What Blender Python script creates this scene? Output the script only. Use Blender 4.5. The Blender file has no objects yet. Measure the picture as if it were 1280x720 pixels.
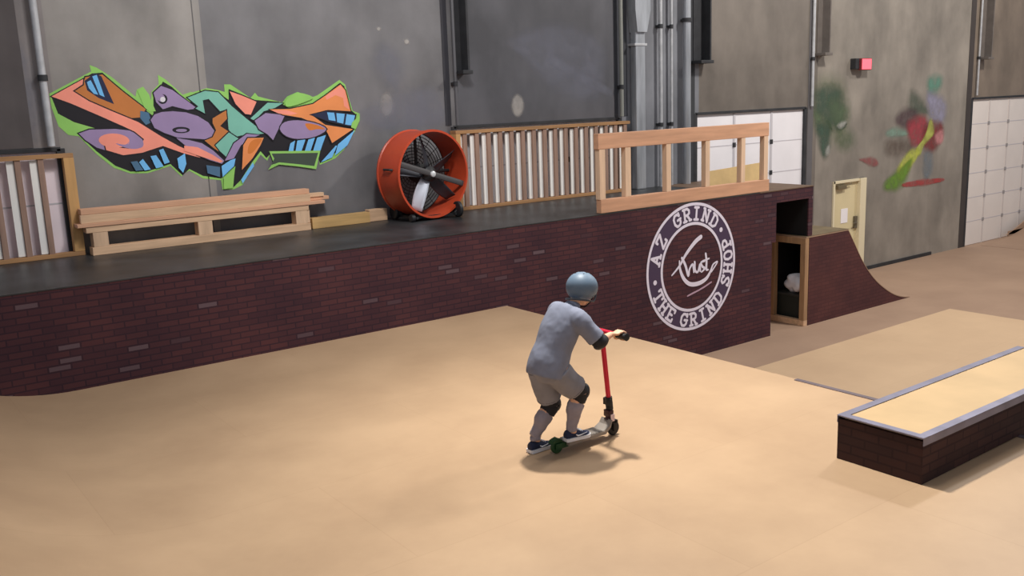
import bpy, bmesh, math, random
from mathutils import Vector, Matrix, noise
random.seed(7)
C = bpy.context.scene.collection
PI = math.pi

# ------------------------------------------------------------------ camera calibration
F_PX = 1164.93
RM = ((0.798461, -0.60094, -0.036492), (-0.146892, -0.135676, -0.979803), (0.583852, 0.787695, -0.196605))
EYE = Vector((0, 0, 2.35))
WALL_Y, FACE_Y, LOW, TOP = 10.6, 8.617, -1.255, 0.925

def on_y(x, y, Y):
    """point of the upright plane at depth Y seen at (x, y)"""
    v = (x - 640, y - 360, F_PX)
    d = Vector([sum(RM[i][k] * v[i] for i in range(3)) for k in range(3)])
    return EYE + d * (Y / d[1])

# ------------------------------------------------------------------ materials
def mat(name, col, rough=0.6, metal=0.0, var=0.0, scale=4.0, bump=0.0, emit=0.0, stretch=(1, 1, 1), spec=0.4, col2=None):
    m = bpy.data.materials.new(name); m.use_nodes = True
    nt = m.node_tree; b = nt.nodes['Principled BSDF']
    b.inputs['Roughness'].default_value = rough; b.inputs['Metallic'].default_value = metal
    b.inputs['Specular IOR Level'].default_value = spec
    c = tuple(col) + (1,)
    b.inputs['Base Color'].default_value = c
    if emit:
        b.inputs['Emission Color'].default_value = c; b.inputs['Emission Strength'].default_value = emit
    if var or bump:
        tc = nt.nodes.new('ShaderNodeTexCoord'); mp = nt.nodes.new('ShaderNodeMapping')
        mp.inputs['Scale'].default_value = stretch
        nz = nt.nodes.new('ShaderNodeTexNoise'); nz.inputs['Scale'].default_value = scale; nz.inputs['Detail'].default_value = 6
        nt.links.new(tc.outputs['Object'], mp.inputs[0]); nt.links.new(mp.outputs[0], nz.inputs['Vector'])
        if var:
            r = nt.nodes.new('ShaderNodeValToRGB')
            lo = tuple(max(0, k * (1 - var)) for k in col) + (1,)
            hi = (tuple(col2) if col2 else tuple(min(1, k * (1 + var)) for k in col)) + (1,)
            r.color_ramp.elements[0].color = lo; r.color_ramp.elements[1].color = hi
            r.color_ramp.elements[0].position = .32; r.color_ramp.elements[1].position = .68
            nt.links.new(nz.outputs['Fac'], r.inputs[0]); nt.links.new(r.outputs[0], b.inputs['Base Color'])
        if bump:
            bp = nt.nodes.new('ShaderNodeBump'); bp.inputs['Strength'].default_value = bump; bp.inputs['Distance'].default_value = .01
            nt.links.new(nz.outputs['Fac'], bp.inputs['Height']); nt.links.new(bp.outputs[0], b.inputs['Normal'])
    return m

def srgb(r, g, b):
    return tuple(((c / 255) / 12.92 if c <= 10 else ((c / 255 + .055) / 1.055) ** 2.4) for c in (r, g, b))

def brick_mat(name, c1, c2, mortar, fleck=.93, fleckcol=(0.16, 0.13, 0.13), axes='xz', grid=(.19, .058)):
    m = bpy.data.materials.new(name); m.use_nodes = True
    nt = m.node_tree; N = nt.nodes; L = nt.links; b = N['Principled BSDF']
    b.inputs['Roughness'].default_value = .75; b.inputs['Specular IOR Level'].default_value = .18
    tc = N.new('ShaderNodeTexCoord'); sp = N.new('ShaderNodeSeparateXYZ'); cb = N.new('ShaderNodeCombineXYZ')
    L.new(tc.outputs['Object'], sp.inputs[0])
    L.new(sp.outputs['XYZ'.index(axes[0].upper())], cb.inputs[0]); L.new(sp.outputs[2], cb.inputs[1])
    def bt(a, c, mo, ms):
        t = N.new('ShaderNodeTexBrick'); L.new(cb.outputs[0], t.inputs['Vector'])
        t.inputs['Scale'].default_value = 1; t.inputs['Brick Width'].default_value = grid[0]; t.inputs['Row Height'].default_value = grid[1]
        t.inputs['Mortar Size'].default_value = ms; t.inputs['Mortar Smooth'].default_value = .4
        t.inputs['Color1'].default_value = a + (1,); t.inputs['Color2'].default_value = c + (1,); t.inputs['Mortar'].default_value = mo + (1,)
        return t
    base = bt(c1, c2, mortar, .008)
    rnd = bt((0, 0, 0), (1, 1, 1), (0, 0, 0), .010)
    rp = N.new('ShaderNodeValToRGB'); rp.color_ramp.elements[0].position = fleck - .02; rp.color_ramp.elements[1].position = min(1, fleck + .03)
    L.new(rnd.outputs['Color'], rp.inputs[0])
    # larger-scale patchiness: red bricks show in places, plum paint elsewhere
    nz = N.new('ShaderNodeTexNoise'); nz.inputs['Scale'].default_value = 1.3; nz.inputs['Detail'].default_value = 5
    L.new(cb.outputs[0], nz.inputs['Vector'])
    mx0 = N.new('ShaderNodeMixRGB'); mx0.blend_type = 'MULTIPLY'; mx0.inputs[0].default_value = .55
    rr = N.new('ShaderNodeValToRGB'); rr.color_ramp.elements[0].position = .35; rr.color_ramp.elements[1].position = .65
    rr.color_ramp.elements[0].color = (.62, .55, .68, 1); rr.color_ramp.elements[1].color = (1.25, 1.0, .95, 1)
    L.new(nz.outputs['Fac'], rr.inputs[0]); L.new(base.outputs['Color'], mx0.inputs[1]); L.new(rr.outputs[0], mx0.inputs[2])
    mx = N.new('ShaderNodeMixRGB'); L.new(rp.outputs[0], mx.inputs[0]); L.new(mx0.outputs[0], mx.inputs[1]); mx.inputs[2].default_value = fleckcol + (1,)
    L.new(mx.outputs[0], b.inputs['Base Color'])
    return m

def floor_mat(name, c_lo, c_hi, rough=.42, sheet=(2.44, 1.22)):
    m = bpy.data.materials.new(name); m.use_nodes = True
    nt = m.node_tree; N = nt.nodes; L = nt.links; b = N['Principled BSDF']
    b.inputs['Roughness'].default_value = rough; b.inputs['Specular IOR Level'].default_value = .3
    tc = N.new('ShaderNodeTexCoord')
    n1 = N.new('ShaderNodeTexNoise'); n1.inputs['Scale'].default_value = .9; n1.inputs['Detail'].default_value = 7; n1.inputs['Roughness'].default_value = .6
    L.new(tc.outputs['Object'], n1.inputs['Vector'])
    r = N.new('ShaderNodeValToRGB'); r.color_ramp.elements[0].position = .3; r.color_ramp.elements[1].position = .7
    r.color_ramp.elements[0].color = c_lo + (1,); r.color_ramp.elements[1].color = c_hi + (1,)
    L.new(n1.outputs['Fac'], r.inputs[0])
    bk = N.new('ShaderNodeTexBrick'); L.new(tc.outputs['Object'], bk.inputs['Vector'])
    bk.inputs['Scale'].default_value = 1; bk.inputs['Brick Width'].default_value = sheet[0]; bk.inputs['Row Height'].default_value = sheet[1]
    bk.inputs['Mortar Size'].default_value = .004; bk.inputs['Mortar Smooth'].default_value = .5
    bk.inputs['Color1'].default_value = (.97, .97, .97, 1); bk.inputs['Color2'].default_value = (1, 1, 1, 1); bk.inputs['Mortar'].default_value = (.92, .91, .90, 1)
    mm = N.new('ShaderNodeMixRGB'); mm.blend_type = 'MULTIPLY'; mm.inputs[0].default_value = 1
    L.new(r.outputs[0], mm.inputs[1]); L.new(bk.outputs['Color'], mm.inputs[2]); L.new(mm.outputs[0], b.inputs['Base Color'])
    n2 = N.new('ShaderNodeTexNoise'); n2.inputs['Scale'].default_value = 60; L.new(tc.outputs['Object'], n2.inputs['Vector'])
    bp = N.new('ShaderNodeBump'); bp.inputs['Strength'].default_value = .06; bp.inputs['Distance'].default_value = .003
    L.new(n2.outputs['Fac'], bp.inputs['Height']); L.new(bp.outputs[0], b.inputs['Normal'])
    return m

def feather_mat(name, col):
    """sprayed paint: opacity from the vertex colour 'cover' """
    m = bpy.data.materials.new(name); m.use_nodes = True
    nt = m.node_tree; N = nt.nodes; L = nt.links; b = N['Principled BSDF']
    b.inputs['Base Color'].default_value = tuple(col) + (1,); b.inputs['Roughness'].default_value = .8
    a = N.new('ShaderNodeAttribute'); a.attribute_name = 'cover'
    tc = N.new('ShaderNodeTexCoord'); nz = N.new('ShaderNodeTexNoise'); nz.inputs['Scale'].default_value = 6; nz.inputs['Detail'].default_value = 5
    L.new(tc.outputs['Object'], nz.inputs['Vector'])
    mr = N.new('ShaderNodeMapRange'); mr.inputs[1].default_value = .3; mr.inputs[2].default_value = .65; mr.inputs[3].default_value = .55; mr.inputs[4].default_value = 1.1
    L.new(nz.outputs['Fac'], mr.inputs[0])
    mu = N.new('ShaderNodeMath'); mu.operation = 'MULTIPLY'; mu.use_clamp = True
    L.new(a.outputs['Fac'], mu.inputs[0]); L.new(mr.outputs[0], mu.inputs[1]); L.new(mu.outputs[0], b.inputs['Alpha'])
    return m

# ------------------------------------------------------------------ object helpers
def tag(o, label=None, cat=None, group=None, kind=None):
    for k, v in (('label', label), ('category', cat), ('group', group), ('kind', kind)):
        if v: o[k] = v
    return o

def origin(o):
    p = Vector((0, 0, 0))
    while o is not None:
        p += o.location; o = o.parent
    return p

def empty(name, loc, label, cat, group=None):
    o = bpy.data.objects.new(name, None); C.objects.link(o); o.location = loc; o.empty_display_size = .1
    return tag(o, label, cat, group)

def obj(name, bm, m, parent=None, loc=None, smooth=False, angle=35):
    """world-space bmesh -> one mesh object whose origin is the parent's (or loc)"""
    me = bpy.data.meshes.new(name)
    base = origin(parent) if parent is not None else Vector(loc or (0, 0, 0))
    bm.normal_update()
    bmesh.ops.translate(bm, verts=bm.verts, vec=-base)
    bm.to_mesh(me); bm.free()
    if smooth:
        for p in me.polygons: p.use_smooth = True
        try: me.set_sharp_from_angle(angle=math.radians(angle))
        except Exception: pass
    o = bpy.data.objects.new(name, me); C.objects.link(o)
    for k in (m if isinstance(m, (list, tuple)) else [m]): me.materials.append(k)
    if parent is not None: o.parent = parent
    elif loc: o.location = loc
    return o

def B(): return bmesh.new()

def box(bm, lo, hi, bevel=0, rot=None, pivot=None):
    lo = Vector(lo); hi = Vector(hi); c = (lo + hi) / 2; s = hi - lo
    r = bmesh.ops.create_cube(bm, size=1, matrix=Matrix.Translation(c) @ Matrix.Diagonal((abs(s.x), abs(s.y), abs(s.z), 1)))
    vs = r['verts']
    if bevel:
        es = list({e for v in vs for e in v.link_edges})
        q = bmesh.ops.bevel(bm, geom=es, offset=bevel, segments=2, affect='EDGES', profile=.6)
        vs = list({v for f in q['faces'] for v in f.verts} | {v for v in vs if v.is_valid})
    if rot is not None:
        p = Vector(pivot) if pivot else c
        bmesh.ops.transform(bm, matrix=Matrix.Translation(p) @ rot.to_4x4() @ Matrix.Translation(-p), verts=[v for v in vs if v.is_valid])
    return vs

def frame_for(t, ref):
    t = t.normalized(); a = ref - t * ref.dot(t)
    if a.length < 1e-4: a = Vector((1, 0, 0)) - t * t.x
    a.normalize(); return a, t.cross(a)

def tube(bm, pts, rad, seg=14, ref=(0, 0, 1), caps=True, closed=False):
    """rad: number, list of numbers or list of (along ref, across)"""
    pts = [Vector(p) for p in pts]; n = len(pts)
    if not isinstance(rad, (list, tuple)): rad = [rad] * n
    rings = []
    for i, p in enumerate(pts):
        if closed: t = pts[(i + 1) % n] - pts[i - 1]
        else: t = pts[min(i + 1, n - 1)] - pts[max(i - 1, 0)]
        a, b = frame_for(t, Vector(ref)); r = rad[i]
        ra, rb = r if isinstance(r, (list, tuple)) else (r, r)
        rings.append([bm.verts.new(p + a * ra * math.cos(2 * PI * k / seg) + b * rb * math.sin(2 * PI * k / seg)) for k in range(seg)])
    m = n if closed else n - 1
    for i in range(m):
        A, Bv = rings[i], rings[(i + 1) % n]
        for k in range(seg):
            bm.faces.new((A[k], A[(k + 1) % seg], Bv[(k + 1) % seg], Bv[k]))
    if caps and not closed:
        bm.faces.new(rings[0][::-1]); bm.faces.new(rings[-1])
    return rings

def spline(pts, rad, k=6):
    """Catmull-Rom resample of points and radii"""
    P = [Vector(p) for p in pts]; R = [Vector(r) if isinstance(r, (list, tuple)) else Vector((r, r)) for r in rad]
    out, ro = [], []
    for i in range(len(P) - 1):
        for j in range(k):
            t = j / k
            def cr(A):
                a, b, c, d = A[max(i - 1, 0)], A[i], A[i + 1], A[min(i + 2, len(A) - 1)]
                return .5 * ((2 * b) + (c - a) * t + (2 * a - 5 * b + 4 * c - d) * t * t + (3 * b - a - 3 * c + d) * t ** 3)
            out.append(cr(P)); ro.append(tuple(cr(R)))
    out.append(P[-1]); ro.append(tuple(R[-1]))
    return out, ro

def blob(bm, c, r, rot=None, seg=24, rings=16):
    M = Matrix.Translation(Vector(c)) @ (rot.to_4x4() if rot else Matrix.Identity(4)) @ Matrix.Diagonal((r[0], r[1], r[2], 1))
    return bmesh.ops.create_uvsphere(bm, u_segments=seg, v_segments=rings, radius=1, matrix=M)['verts']

def prism_y(bm, prof, y0, y1):
    """closed profile of (x, z) extruded from y0 to y1"""
    a = [bm.verts.new((x, y0, z)) for x, z in prof]; b = [bm.verts.new((x, y1, z)) for x, z in prof]
    n = len(prof)
    bm.faces.new(a); bm.faces.new(b[::-1])
    for i in range(n): bm.faces.new((a[i], b[i], b[(i + 1) % n], a[(i + 1) % n]))
    bmesh.ops.recalc_face_normals(bm, faces=bm.faces)

def lathe(bm, prof, c, axis, seg=48, closed=False):
    """profile of (distance along axis, radius)"""
    axis = Vector(axis).normalized(); a, b = frame_for(axis, Vector((0, 0, 1))); c = Vector(c)
    rings = [[bm.verts.new(c + axis * h + (a * math.cos(2 * PI * k / seg) + b * math.sin(2 * PI * k / seg)) * r) for k in range(seg)] for h, r in prof]
    n = len(rings)
    for i in range(n if closed else n - 1):
        A, Bv = rings[i], rings[(i + 1) % n]
        for k in range(seg): bm.faces.new((A[k], A[(k + 1) % seg], Bv[(k + 1) % seg], Bv[k]))
    if not closed:
        bm.faces.new(rings[0][::-1]); bm.faces.new(rings[-1])
    bmesh.ops.recalc_face_normals(bm, faces=bm.faces)

def remesh(o, voxel, smooth=6, factor=.5):
    m = o.modifiers.new('surface', 'REMESH'); m.mode = 'VOXEL'; m.voxel_size = voxel; m.use_smooth_shade = True
    if smooth:
        s = o.modifiers.new('soft', 'SMOOTH'); s.iterations = smooth; s.factor = factor
    return o

def crumple(o, strength, size):
    t = bpy.data.textures.new('folds', 'CLOUDS'); t.noise_scale = size
    d = o.modifiers.new('folds', 'DISPLACE'); d.texture = t; d.strength = strength; d.mid_level = .5
    return o

def copy_tree(o, parent=None):
    c = o.copy(); C.objects.link(c)
    if parent is not None: c.parent = parent
    for ch in list(o.children): copy_tree(ch, c)
    return c

# ------------------------------------------------------------------ palette
M_conc = None
M_steel_light = mat('galvanised steel', (.42, .44, .47), .38, .5, .25, 9, stretch=(1, 1, .15))
M_steel_dark = mat('dark painted steel', (.035, .036, .04), .6, .2, .2, 6)
M_pipe = mat('grey pipe', (.48, .49, .51), .5, .3, .15, 8)
M_pine = mat('pine lumber', srgb(210, 174, 140), .65, 0, .16, 5, stretch=(.4, 4, 4))
M_pine_v = mat('pine lumber upright', srgb(210, 176, 144), .65, 0, .14, 5, stretch=(4, 4, .4))
M_rail = mat('peach pine', srgb(208, 160, 128), .6, 0, .12, 4, stretch=(.4, 4, 4))
M_rail_v = mat('peach pine upright', srgb(226, 194, 164), .6, 0, .12, 4, stretch=(4, 4, .4))
M_stud = mat('aged stud', srgb(156, 126, 110), .7, 0, .18, 4, stretch=(4, 4, .4))
M_studpale = mat('whitewashed batten', srgb(250, 246, 240), .7, 0, .06, 4, stretch=(4, 4, .4))
M_plate = mat('aged plate', srgb(165, 124, 84), .7, 0, .18, 4, stretch=(.4, 4, 4))
M_white = mat('white door panel', srgb(232, 230, 234), .5, 0, .04, 2)
M_dusk = mat('pinkish grey door panel', srgb(246, 232, 238), .55, 0, .06, 2)
M_seam = mat('door seam', srgb(196, 193, 198), .6)
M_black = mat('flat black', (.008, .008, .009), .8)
M_decktop = mat('worn black platform top', (.030, .032, .034), .42, 0, .45, 2.2, spec=.5)
M_floor = floor_mat('tan masonite', srgb(174, 144, 114), srgb(194, 163, 130))
M_low = floor_mat('tan plywood lower floor', srgb(194, 164, 132), srgb(206, 176, 142), .6)
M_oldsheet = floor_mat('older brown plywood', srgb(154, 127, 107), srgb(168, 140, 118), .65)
M_brick = brick_mat('printed plum brick', srgb(88, 57, 60), srgb(72, 49, 56), srgb(62, 45, 53), fleck=.972, fleckcol=srgb(104, 86, 92))
M_brickQ = brick_mat('printed maroon brick', srgb(92, 60, 59), srgb(84, 55, 55), srgb(78, 52, 53), fleck=1.2, fleckcol=srgb(140, 116, 116))
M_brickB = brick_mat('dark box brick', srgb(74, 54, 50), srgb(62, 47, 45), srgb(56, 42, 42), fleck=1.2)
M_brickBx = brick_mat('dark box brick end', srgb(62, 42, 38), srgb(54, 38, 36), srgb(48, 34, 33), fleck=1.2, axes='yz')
M_angle = mat('steel angle edging', srgb(132, 130, 148), .4, .35, .15, 6)
M_lid = mat('pale box top sheet', srgb(190, 160, 118), .55, 0, .08, 2.5)
M_olive = mat('worn olive plywood', srgb(112, 98, 74), .6, 0, .2, 4)

# ------------------------------------------------------------------ setting: back wall
def concrete():
    m = bpy.data.materials.new('tilt-up concrete'); m.use_nodes = True
    nt = m.node_tree; N = nt.nodes; L = nt.links; b = N['Principled BSDF']
    b.inputs['Roughness'].default_value = .55; b.inputs['Specular IOR Level'].default_value = .35
    tc = N.new('ShaderNodeTexCoord'); sp = N.new('ShaderNodeSeparateXYZ'); L.new(tc.outputs['Object'], sp.inputs[0])
    # each cast panel has its own tone of grey
    rp = N.new('ShaderNodeValToRGB'); rp.color_ramp.interpolation = 'CONSTANT'
    mr = N.new('ShaderNodeMapRange'); mr.inputs[1].default_value = -4; mr.inputs[2].default_value = 30
    L.new(sp.outputs[0], mr.inputs[0]); L.new(mr.outputs[0], rp.inputs[0])
    tones = [(-4, (126, 120, 119)), (2.03, (136, 132, 128)), (3.62, (110, 109, 111)), (7.0, (86, 86, 91)), (9.95, (122, 124, 130)), (11.75, (112, 105, 98)),
             (14.9, (138, 131, 122)), (20.5, (122, 110, 98))]
    els = rp.color_ramp.elements
    while len(els) < len(tones): els.new(.5)
    for e, (x, c) in zip(els, tones):
        e.position = (x + 4) / 34; e.color = srgb(*c) + (1,)
    n1 = N.new('ShaderNodeTexNoise'); n1.inputs['Scale'].default_value = .8; n1.inputs['Detail'].default_value = 8; n1.inputs['Roughness'].default_value = .62
    L.new(tc.outputs['Object'], n1.inputs['Vector'])
    mp = N.new('ShaderNodeMapping'); mp.inputs['Scale'].default_value = (1.7, 1.7, .7); L.new(tc.outputs['Object'], mp.inputs[0])
    n2 = N.new('ShaderNodeTexNoise'); n2.inputs['Scale'].default_value = 1.1; n2.inputs['Detail'].default_value = 6; L.new(mp.outputs[0], n2.inputs['Vector'])
    ad = N.new('ShaderNodeMath'); ad.operation = 'ADD'; L.new(n1.outputs['Fac'], ad.inputs[0]); L.new(n2.outputs['Fac'], ad.inputs[1])
    m2 = N.new('ShaderNodeMapRange'); m2.inputs[1].default_value = .72; m2.inputs[2].default_value = 1.28; m2.inputs[3].default_value = .72; m2.inputs[4].default_value = 1.3
    L.new(ad.outputs[0], m2.inputs[0])
    mx = N.new('ShaderNodeMixRGB'); mx.blend_type = 'MULTIPLY'; mx.inputs[0].default_value = 1
    L.new(rp.outputs[0], mx.inputs[1]); L.new(m2.outputs[0], mx.inputs[2]); L.new(mx.outputs[0], b.inputs['Base Color'])
    bp = N.new('ShaderNodeBump'); bp.inputs['Strength'].default_value = .15; bp.inputs['Distance'].default_value = .02
    L.new(n1.outputs['Fac'], bp.inputs['Height']); L.new(bp.outputs[0], b.inputs['Normal'])
    return m
M_conc = concrete()

def struct(name, bm, m, parent=None, **kw):
    o = obj(name, bm, m, parent, **kw)
    if parent is None: o['kind'] = 'structure'
    return o

# wall with openings for the roller doors and the man door
openings = [(-1.3, 2.11, LOW, 2.02), (6.98, 10.02, LOW, 2.02), (11.72, 14.66, LOW, 2.02), (15.57, 16.62, LOW, .62), (20.6, 23.9, LOW, 2.02)]
bm = B(); x = -4
for x0, x1, z0, z1 in openings:
    box(bm, (x, WALL_Y, LOW - .1), (x0, WALL_Y + .2, 7)); box(bm, (x0, WALL_Y, z1), (x1, WALL_Y + .2, 7)); x = x1
box(bm, (x, WALL_Y, LOW - .1), (32, WALL_Y + .2, 7))
wall = struct('wall_back', bm, M_conc)
# panel joints, pale scuffs and painted glints belong to the wall
for x in (3.62,):
    bm = B(); box(bm, (x - .006, WALL_Y - .002, LOW), (x + .006, WALL_Y, 7)); obj('panel_joint', bm, mat('joint shade', srgb(92, 90, 90), .8), wall)

def feather(pts, m, y, alpha=1.0, width=.10, name=None, parent=None, out=None):
    """soft edged painted patch on the wall from (x, z) points"""
    P = [Vector((p[0], 0, p[1])) for p in pts]; c = sum(P, Vector()) / len(P)
    # subdivide the outline
    Q = []
    for i in range(len(P)):
        a, b, cc, d = P[i - 1], P[i], P[(i + 1) % len(P)], P[(i + 2) % len(P)]
        for j in range(4):
            t = j / 4
            Q.append(.5 * ((2 * b) + (cc - a) * t + (2 * a - 5 * b + 4 * cc - d) * t * t + (3 * b - a - 3 * cc + d) * t ** 3))
    bm = out or B(); lay = bm.verts.layers.float_color.get('cover') or bm.verts.layers.float_color.new('cover')
    def ring(s, al):
        r = []
        for q in Q:
            d = (q - c); L_ = d.length or 1e-3
            v = bm.verts.new(c + d * max(.05, (L_ + s * width) / L_) + Vector((0, y, 0))); v[lay] = (al, al, al, 1); r.append(v)
        return r
    R = [ring(-1.2, alpha), ring(-.4, alpha * .85), ring(.3, alpha * .35), ring(1, 0)]
    v0 = bm.verts.new(c + Vector((0, y, 0))); v0[lay] = (alpha, alpha, alpha, 1)
    n = len(Q)
    for i in range(n): bm.faces.new((v0, R[0][i], R[0][(i + 1) % n]))
    for a, b in zip(R, R[1:]):
        for i in range(n): bm.faces.new((a[i], b[i], b[(i + 1) % n], a[(i + 1) % n]))
    if out is None: return obj(name, bm, m, parent)

M_scuff_glint = feather_mat('pale scuff and glint', srgb(166, 162, 158)); M_bluish = feather_mat('bluish grey scuff', srgb(132, 134, 148))
def wp(x, y): p = on_y(x, y, WALL_Y); return (p.x, p.z)
for cx, cy, rx, ry in ((483, 131, 8, 14), (647, 132, 7, 13)):
    feather([wp(cx + rx * math.cos(k * PI / 4), cy + ry * math.sin(k * PI / 4)) for k in range(8)], M_scuff_glint, WALL_Y - .002, .8, .03, 'smudge_glint', wall)
for k, pts in enumerate(([(478, 60), (500, 75), (496, 110), (480, 96), (470, 80)], [(640, 52), (700, 34), (752, 60), (745, 120), (700, 112), (662, 76)], [(500, 120), (540, 112), (556, 150), (520, 160), (470, 160), (455, 140)],
                 [(690, 70), (715, 84), (760, 110), (757, 118), (716, 96), (690, 80)], [(20, 60), (34, 80), (48, 130), (40, 170), (10, 150)])):
    feather([wp(*p) for p in pts], M_bluish, WALL_Y - .0015 - .0003 * k, .38, .12, 'smudge_glint', wall)
for cx, cy, r in ((473, 36, 2.2), (508, 52, 3)):  # small bright reflections painted onto the wall
    feather([wp(cx + r * math.cos(k * PI / 4), cy + r * math.sin(k * PI / 4)) for k in range(8)], M_scuff_glint, WALL_Y - .003, .9, .015, 'smudge_glint', wall)

bm = B(); box(bm, (16.64, WALL_Y - .03, LOW), (19.2, WALL_Y, LOW + .07), .004); struct('baseboard_back', bm, M_steel_dark)

# lower floor and its older sheets on the right
bm = B(); box(bm, (-4, -3, LOW - .1), (14.63, 7.69, LOW))
fl = struct('floor', bm, M_low)
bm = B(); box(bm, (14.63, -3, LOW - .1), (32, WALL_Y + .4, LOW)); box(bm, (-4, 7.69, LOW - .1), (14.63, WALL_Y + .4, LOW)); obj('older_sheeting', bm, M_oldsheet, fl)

# ------------------------------------------------------------------ doors in the wall
def roller_door(name, x0, x1, m, cols, rows=6, frame=True):
    y = WALL_Y + .03; z0, z1 = LOW, 2.02
    bm = B(); h = (z1 - z0) / rows
    for r in range(rows):
        box(bm, (x0, y, z0 + r * h + .006), (x1, y + .04, z0 + (r + 1) * h - .006), .004)
    box(bm, (x0, y + .015, z0), (x1, y + .035, z1))
    o = struct(name, bm, m)
    bm = B()
    for r in range(1, rows): box(bm, (x0, y - .003, z0 + r * h - .008), (x1, y + .02, z0 + r * h + .008))
    obj('panel_seam', bm, M_seam, o)
    bm = B()
    for c in cols: box(bm, (c - .025, y - .012, z0), (c + .025, y + .004, z1), .003)
    obj('stile', bm, M_seam if name != 'door_4' else mat('pale stile', srgb(204, 196, 192), .6), o)
    bm = B()
    for c in cols:
        for r in range(1, rows): box(bm, (c - .035, y - .02, z0 + r * h - .04), (c + .035, y, z0 + r * h + .04), .006)
    obj('hinge', bm, mat('hinge grey', srgb(150, 146, 146), .5) if name == 'door_4' else M_steel_dark, o)
    if frame:
        bm = B()
        for c in (x0, x1): box(bm, (c - .04, WALL_Y - .012, z0), (c + .04, WALL_Y + .05, z1 + .02), .004)
        box(bm, (x0, WALL_Y - .012, z1 - .01), (x1, WALL_Y + .05, z1 + .035), .004)
        obj('door_frame', bm, M_steel_dark, o)
    return o
roller_door("door_1", -1.3, 2.11, M_dusk, (-.4, .5, 1.2))
roller_door('door_2', 6.98, 10.02, M_white, (7.9, 9.0))
roller_door('door_3', 11.72, 14.66, M_white, (12.72, 13.72))
roller_door('door_4', 20.6, 23.9, mat('warm white door panel', srgb(226, 218, 212), .5, 0, .03, 2), (21.45, 22.35, 23.2), rows=6)

# cream man door, standing a little ajar in its frame
M_cream = mat('cream door paint', srgb(214, 200, 160), .5, 0, .05, 2); M_creamL = mat('cream frame paint', srgb(222, 210, 178), .5)
bm = B(); box(bm, (15.60, WALL_Y + .02, LOW), (16.40, WALL_Y + .065, .57), .004); door = struct('door_5', bm, M_cream)
bm = B()
box(bm, (15.56, WALL_Y - .03, LOW), (15.61, WALL_Y + .1, .62), .004); box(bm, (16.40, WALL_Y - .06, LOW), (16.60, WALL_Y + .1, .62), .006); box(bm, (15.56, WALL_Y - .03, .57), (16.60, WALL_Y + .1, .62), .004)
obj('door_frame', bm, M_creamL, door)
bm = B(); box(bm, (15.68, WALL_Y - .05, .46), (15.95, WALL_Y + .02, .53), .008); tube(bm, [(15.93, WALL_Y - .02, .50), (16.12, WALL_Y - .04, .55)], .012, 8); obj('door_closer', bm, mat('closer', srgb(120, 108, 84), .5, .3), door)
bm = B(); box(bm, (16.30, WALL_Y - .02, -.36), (16.39, WALL_Y + .03, -.12), .008); tube(bm, [(16.33, WALL_Y - .05, -.24), (16.2, WALL_Y - .06, -.24)], .012, 8); tube(bm, [(16.33, WALL_Y, -.24), (16.33, WALL_Y - .055, -.24)], .012, 8)
obj('door_handle', bm, mat('door latch steel', srgb(120, 112, 98), .4, .6), door)
bm = B(); box(bm, (15.88, WALL_Y + .012, -.22), (16.10, WALL_Y + .018, .06)); obj('paper_notice', bm, mat('white paper', srgb(238, 234, 236), .7), door)

# ------------------------------------------------------------------ wall services
def pipe(name, x, r, z0, z1, m, label, cat, clamps=(), y=None, group=None, shape='round', ny=.05):
    y = y or WALL_Y - r - ny
    if shape == 'round':
        bm = B(); tube(bm, [(x, y, z0), (x, y, z1)], r, 16, ref=(1, 0, 0))
    else:
        bm = B(); box(bm, (x - r, y - r * .7, z0), (x + r, y + r * .7, z1), r * .25)
    o = empty(name, (x, y, z0), label, cat, group)
    obj('pipe_run', bm, m, o, smooth=True)
    for z in clamps:
        bm = B()
        tube(bm, [(x, y, z - .03), (x, y, z + .03)], r * 1.18 + .006, 16, ref=(1, 0, 0)) if shape == 'round' else box(bm, (x - r * 1.1, y - r * .8, z - .02), (x + r * 1.1, y + r * .8, z + .02), .004)
        box(bm, (x - .03, y, z - .02), (x + .03, WALL_Y, z + .02))
        obj('clamp', bm, M_steel_dark, o, smooth=True)
    return o
pipe('conduit_pipe', 2.015, .036, 2.07, 7, M_pipe, 'pale conduit running up wall above the leftmost slatted stud wall', 'pipe', (2.75, 4.5))
pipe('conduit_pipe', 7.00, .022, 2.06, 7, mat('dull pipe', (.12, .12, .13), .5, .3), 'thin dark conduit rising on wall just above the orange fan', 'pipe', (2.6, 4.4))
pipe('conduit_pipe', 10.0, .030, 2.06, 7, mat('greenish grey pipe', srgb(142, 144, 138), .5, .2), 'thin pale conduit left of the broad silver downspout', 'pipe', (2.5, 4.4))
bm = B()
sp = empty('downspout', (10.34, WALL_Y - .1, TOP + .002), 'broad silver downspout with flared head behind wooden railing', 'downspout')
box(bm, (10.24, WALL_Y - .15, TOP + .002), (10.44, WALL_Y - .03, 3.35), .02); obj('spout_pipe', bm, M_steel_light, sp)
bm = B(); prism = [(10.24, 3.30), (10.44, 3.30), (10.52, 3.62), (10.52, 7), (10.20, 7), (10.20, 3.62)]
prism_y(bm, prism, WALL_Y - .19, WALL_Y - .02); obj('spout_head', bm, M_steel_light, sp)
for z in (1.7, 3.1):
    bm = B(); box(bm, (10.21, WALL_Y - .16, z), (10.47, WALL_Y, z + .035), .004); obj('strap', bm, M_pipe, sp)
pipe('riser_pipe', 10.84, .030, TOP, 7, M_pipe, 'leftmost of three grey risers right of the downspout', 'pipe', (1.9, 3.4))
pipe('riser_pipe', 11.09, .022, TOP, 7, M_pipe, 'thin middle riser of three grey pipes right of the downspout', 'pipe', (1.9, 3.4))
pipe('riser_pipe', 11.40, .062, TOP, 7, M_steel_light, 'thickest and rightmost of three risers right of the downspout', 'pipe', (1.8, 3.5))
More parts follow.
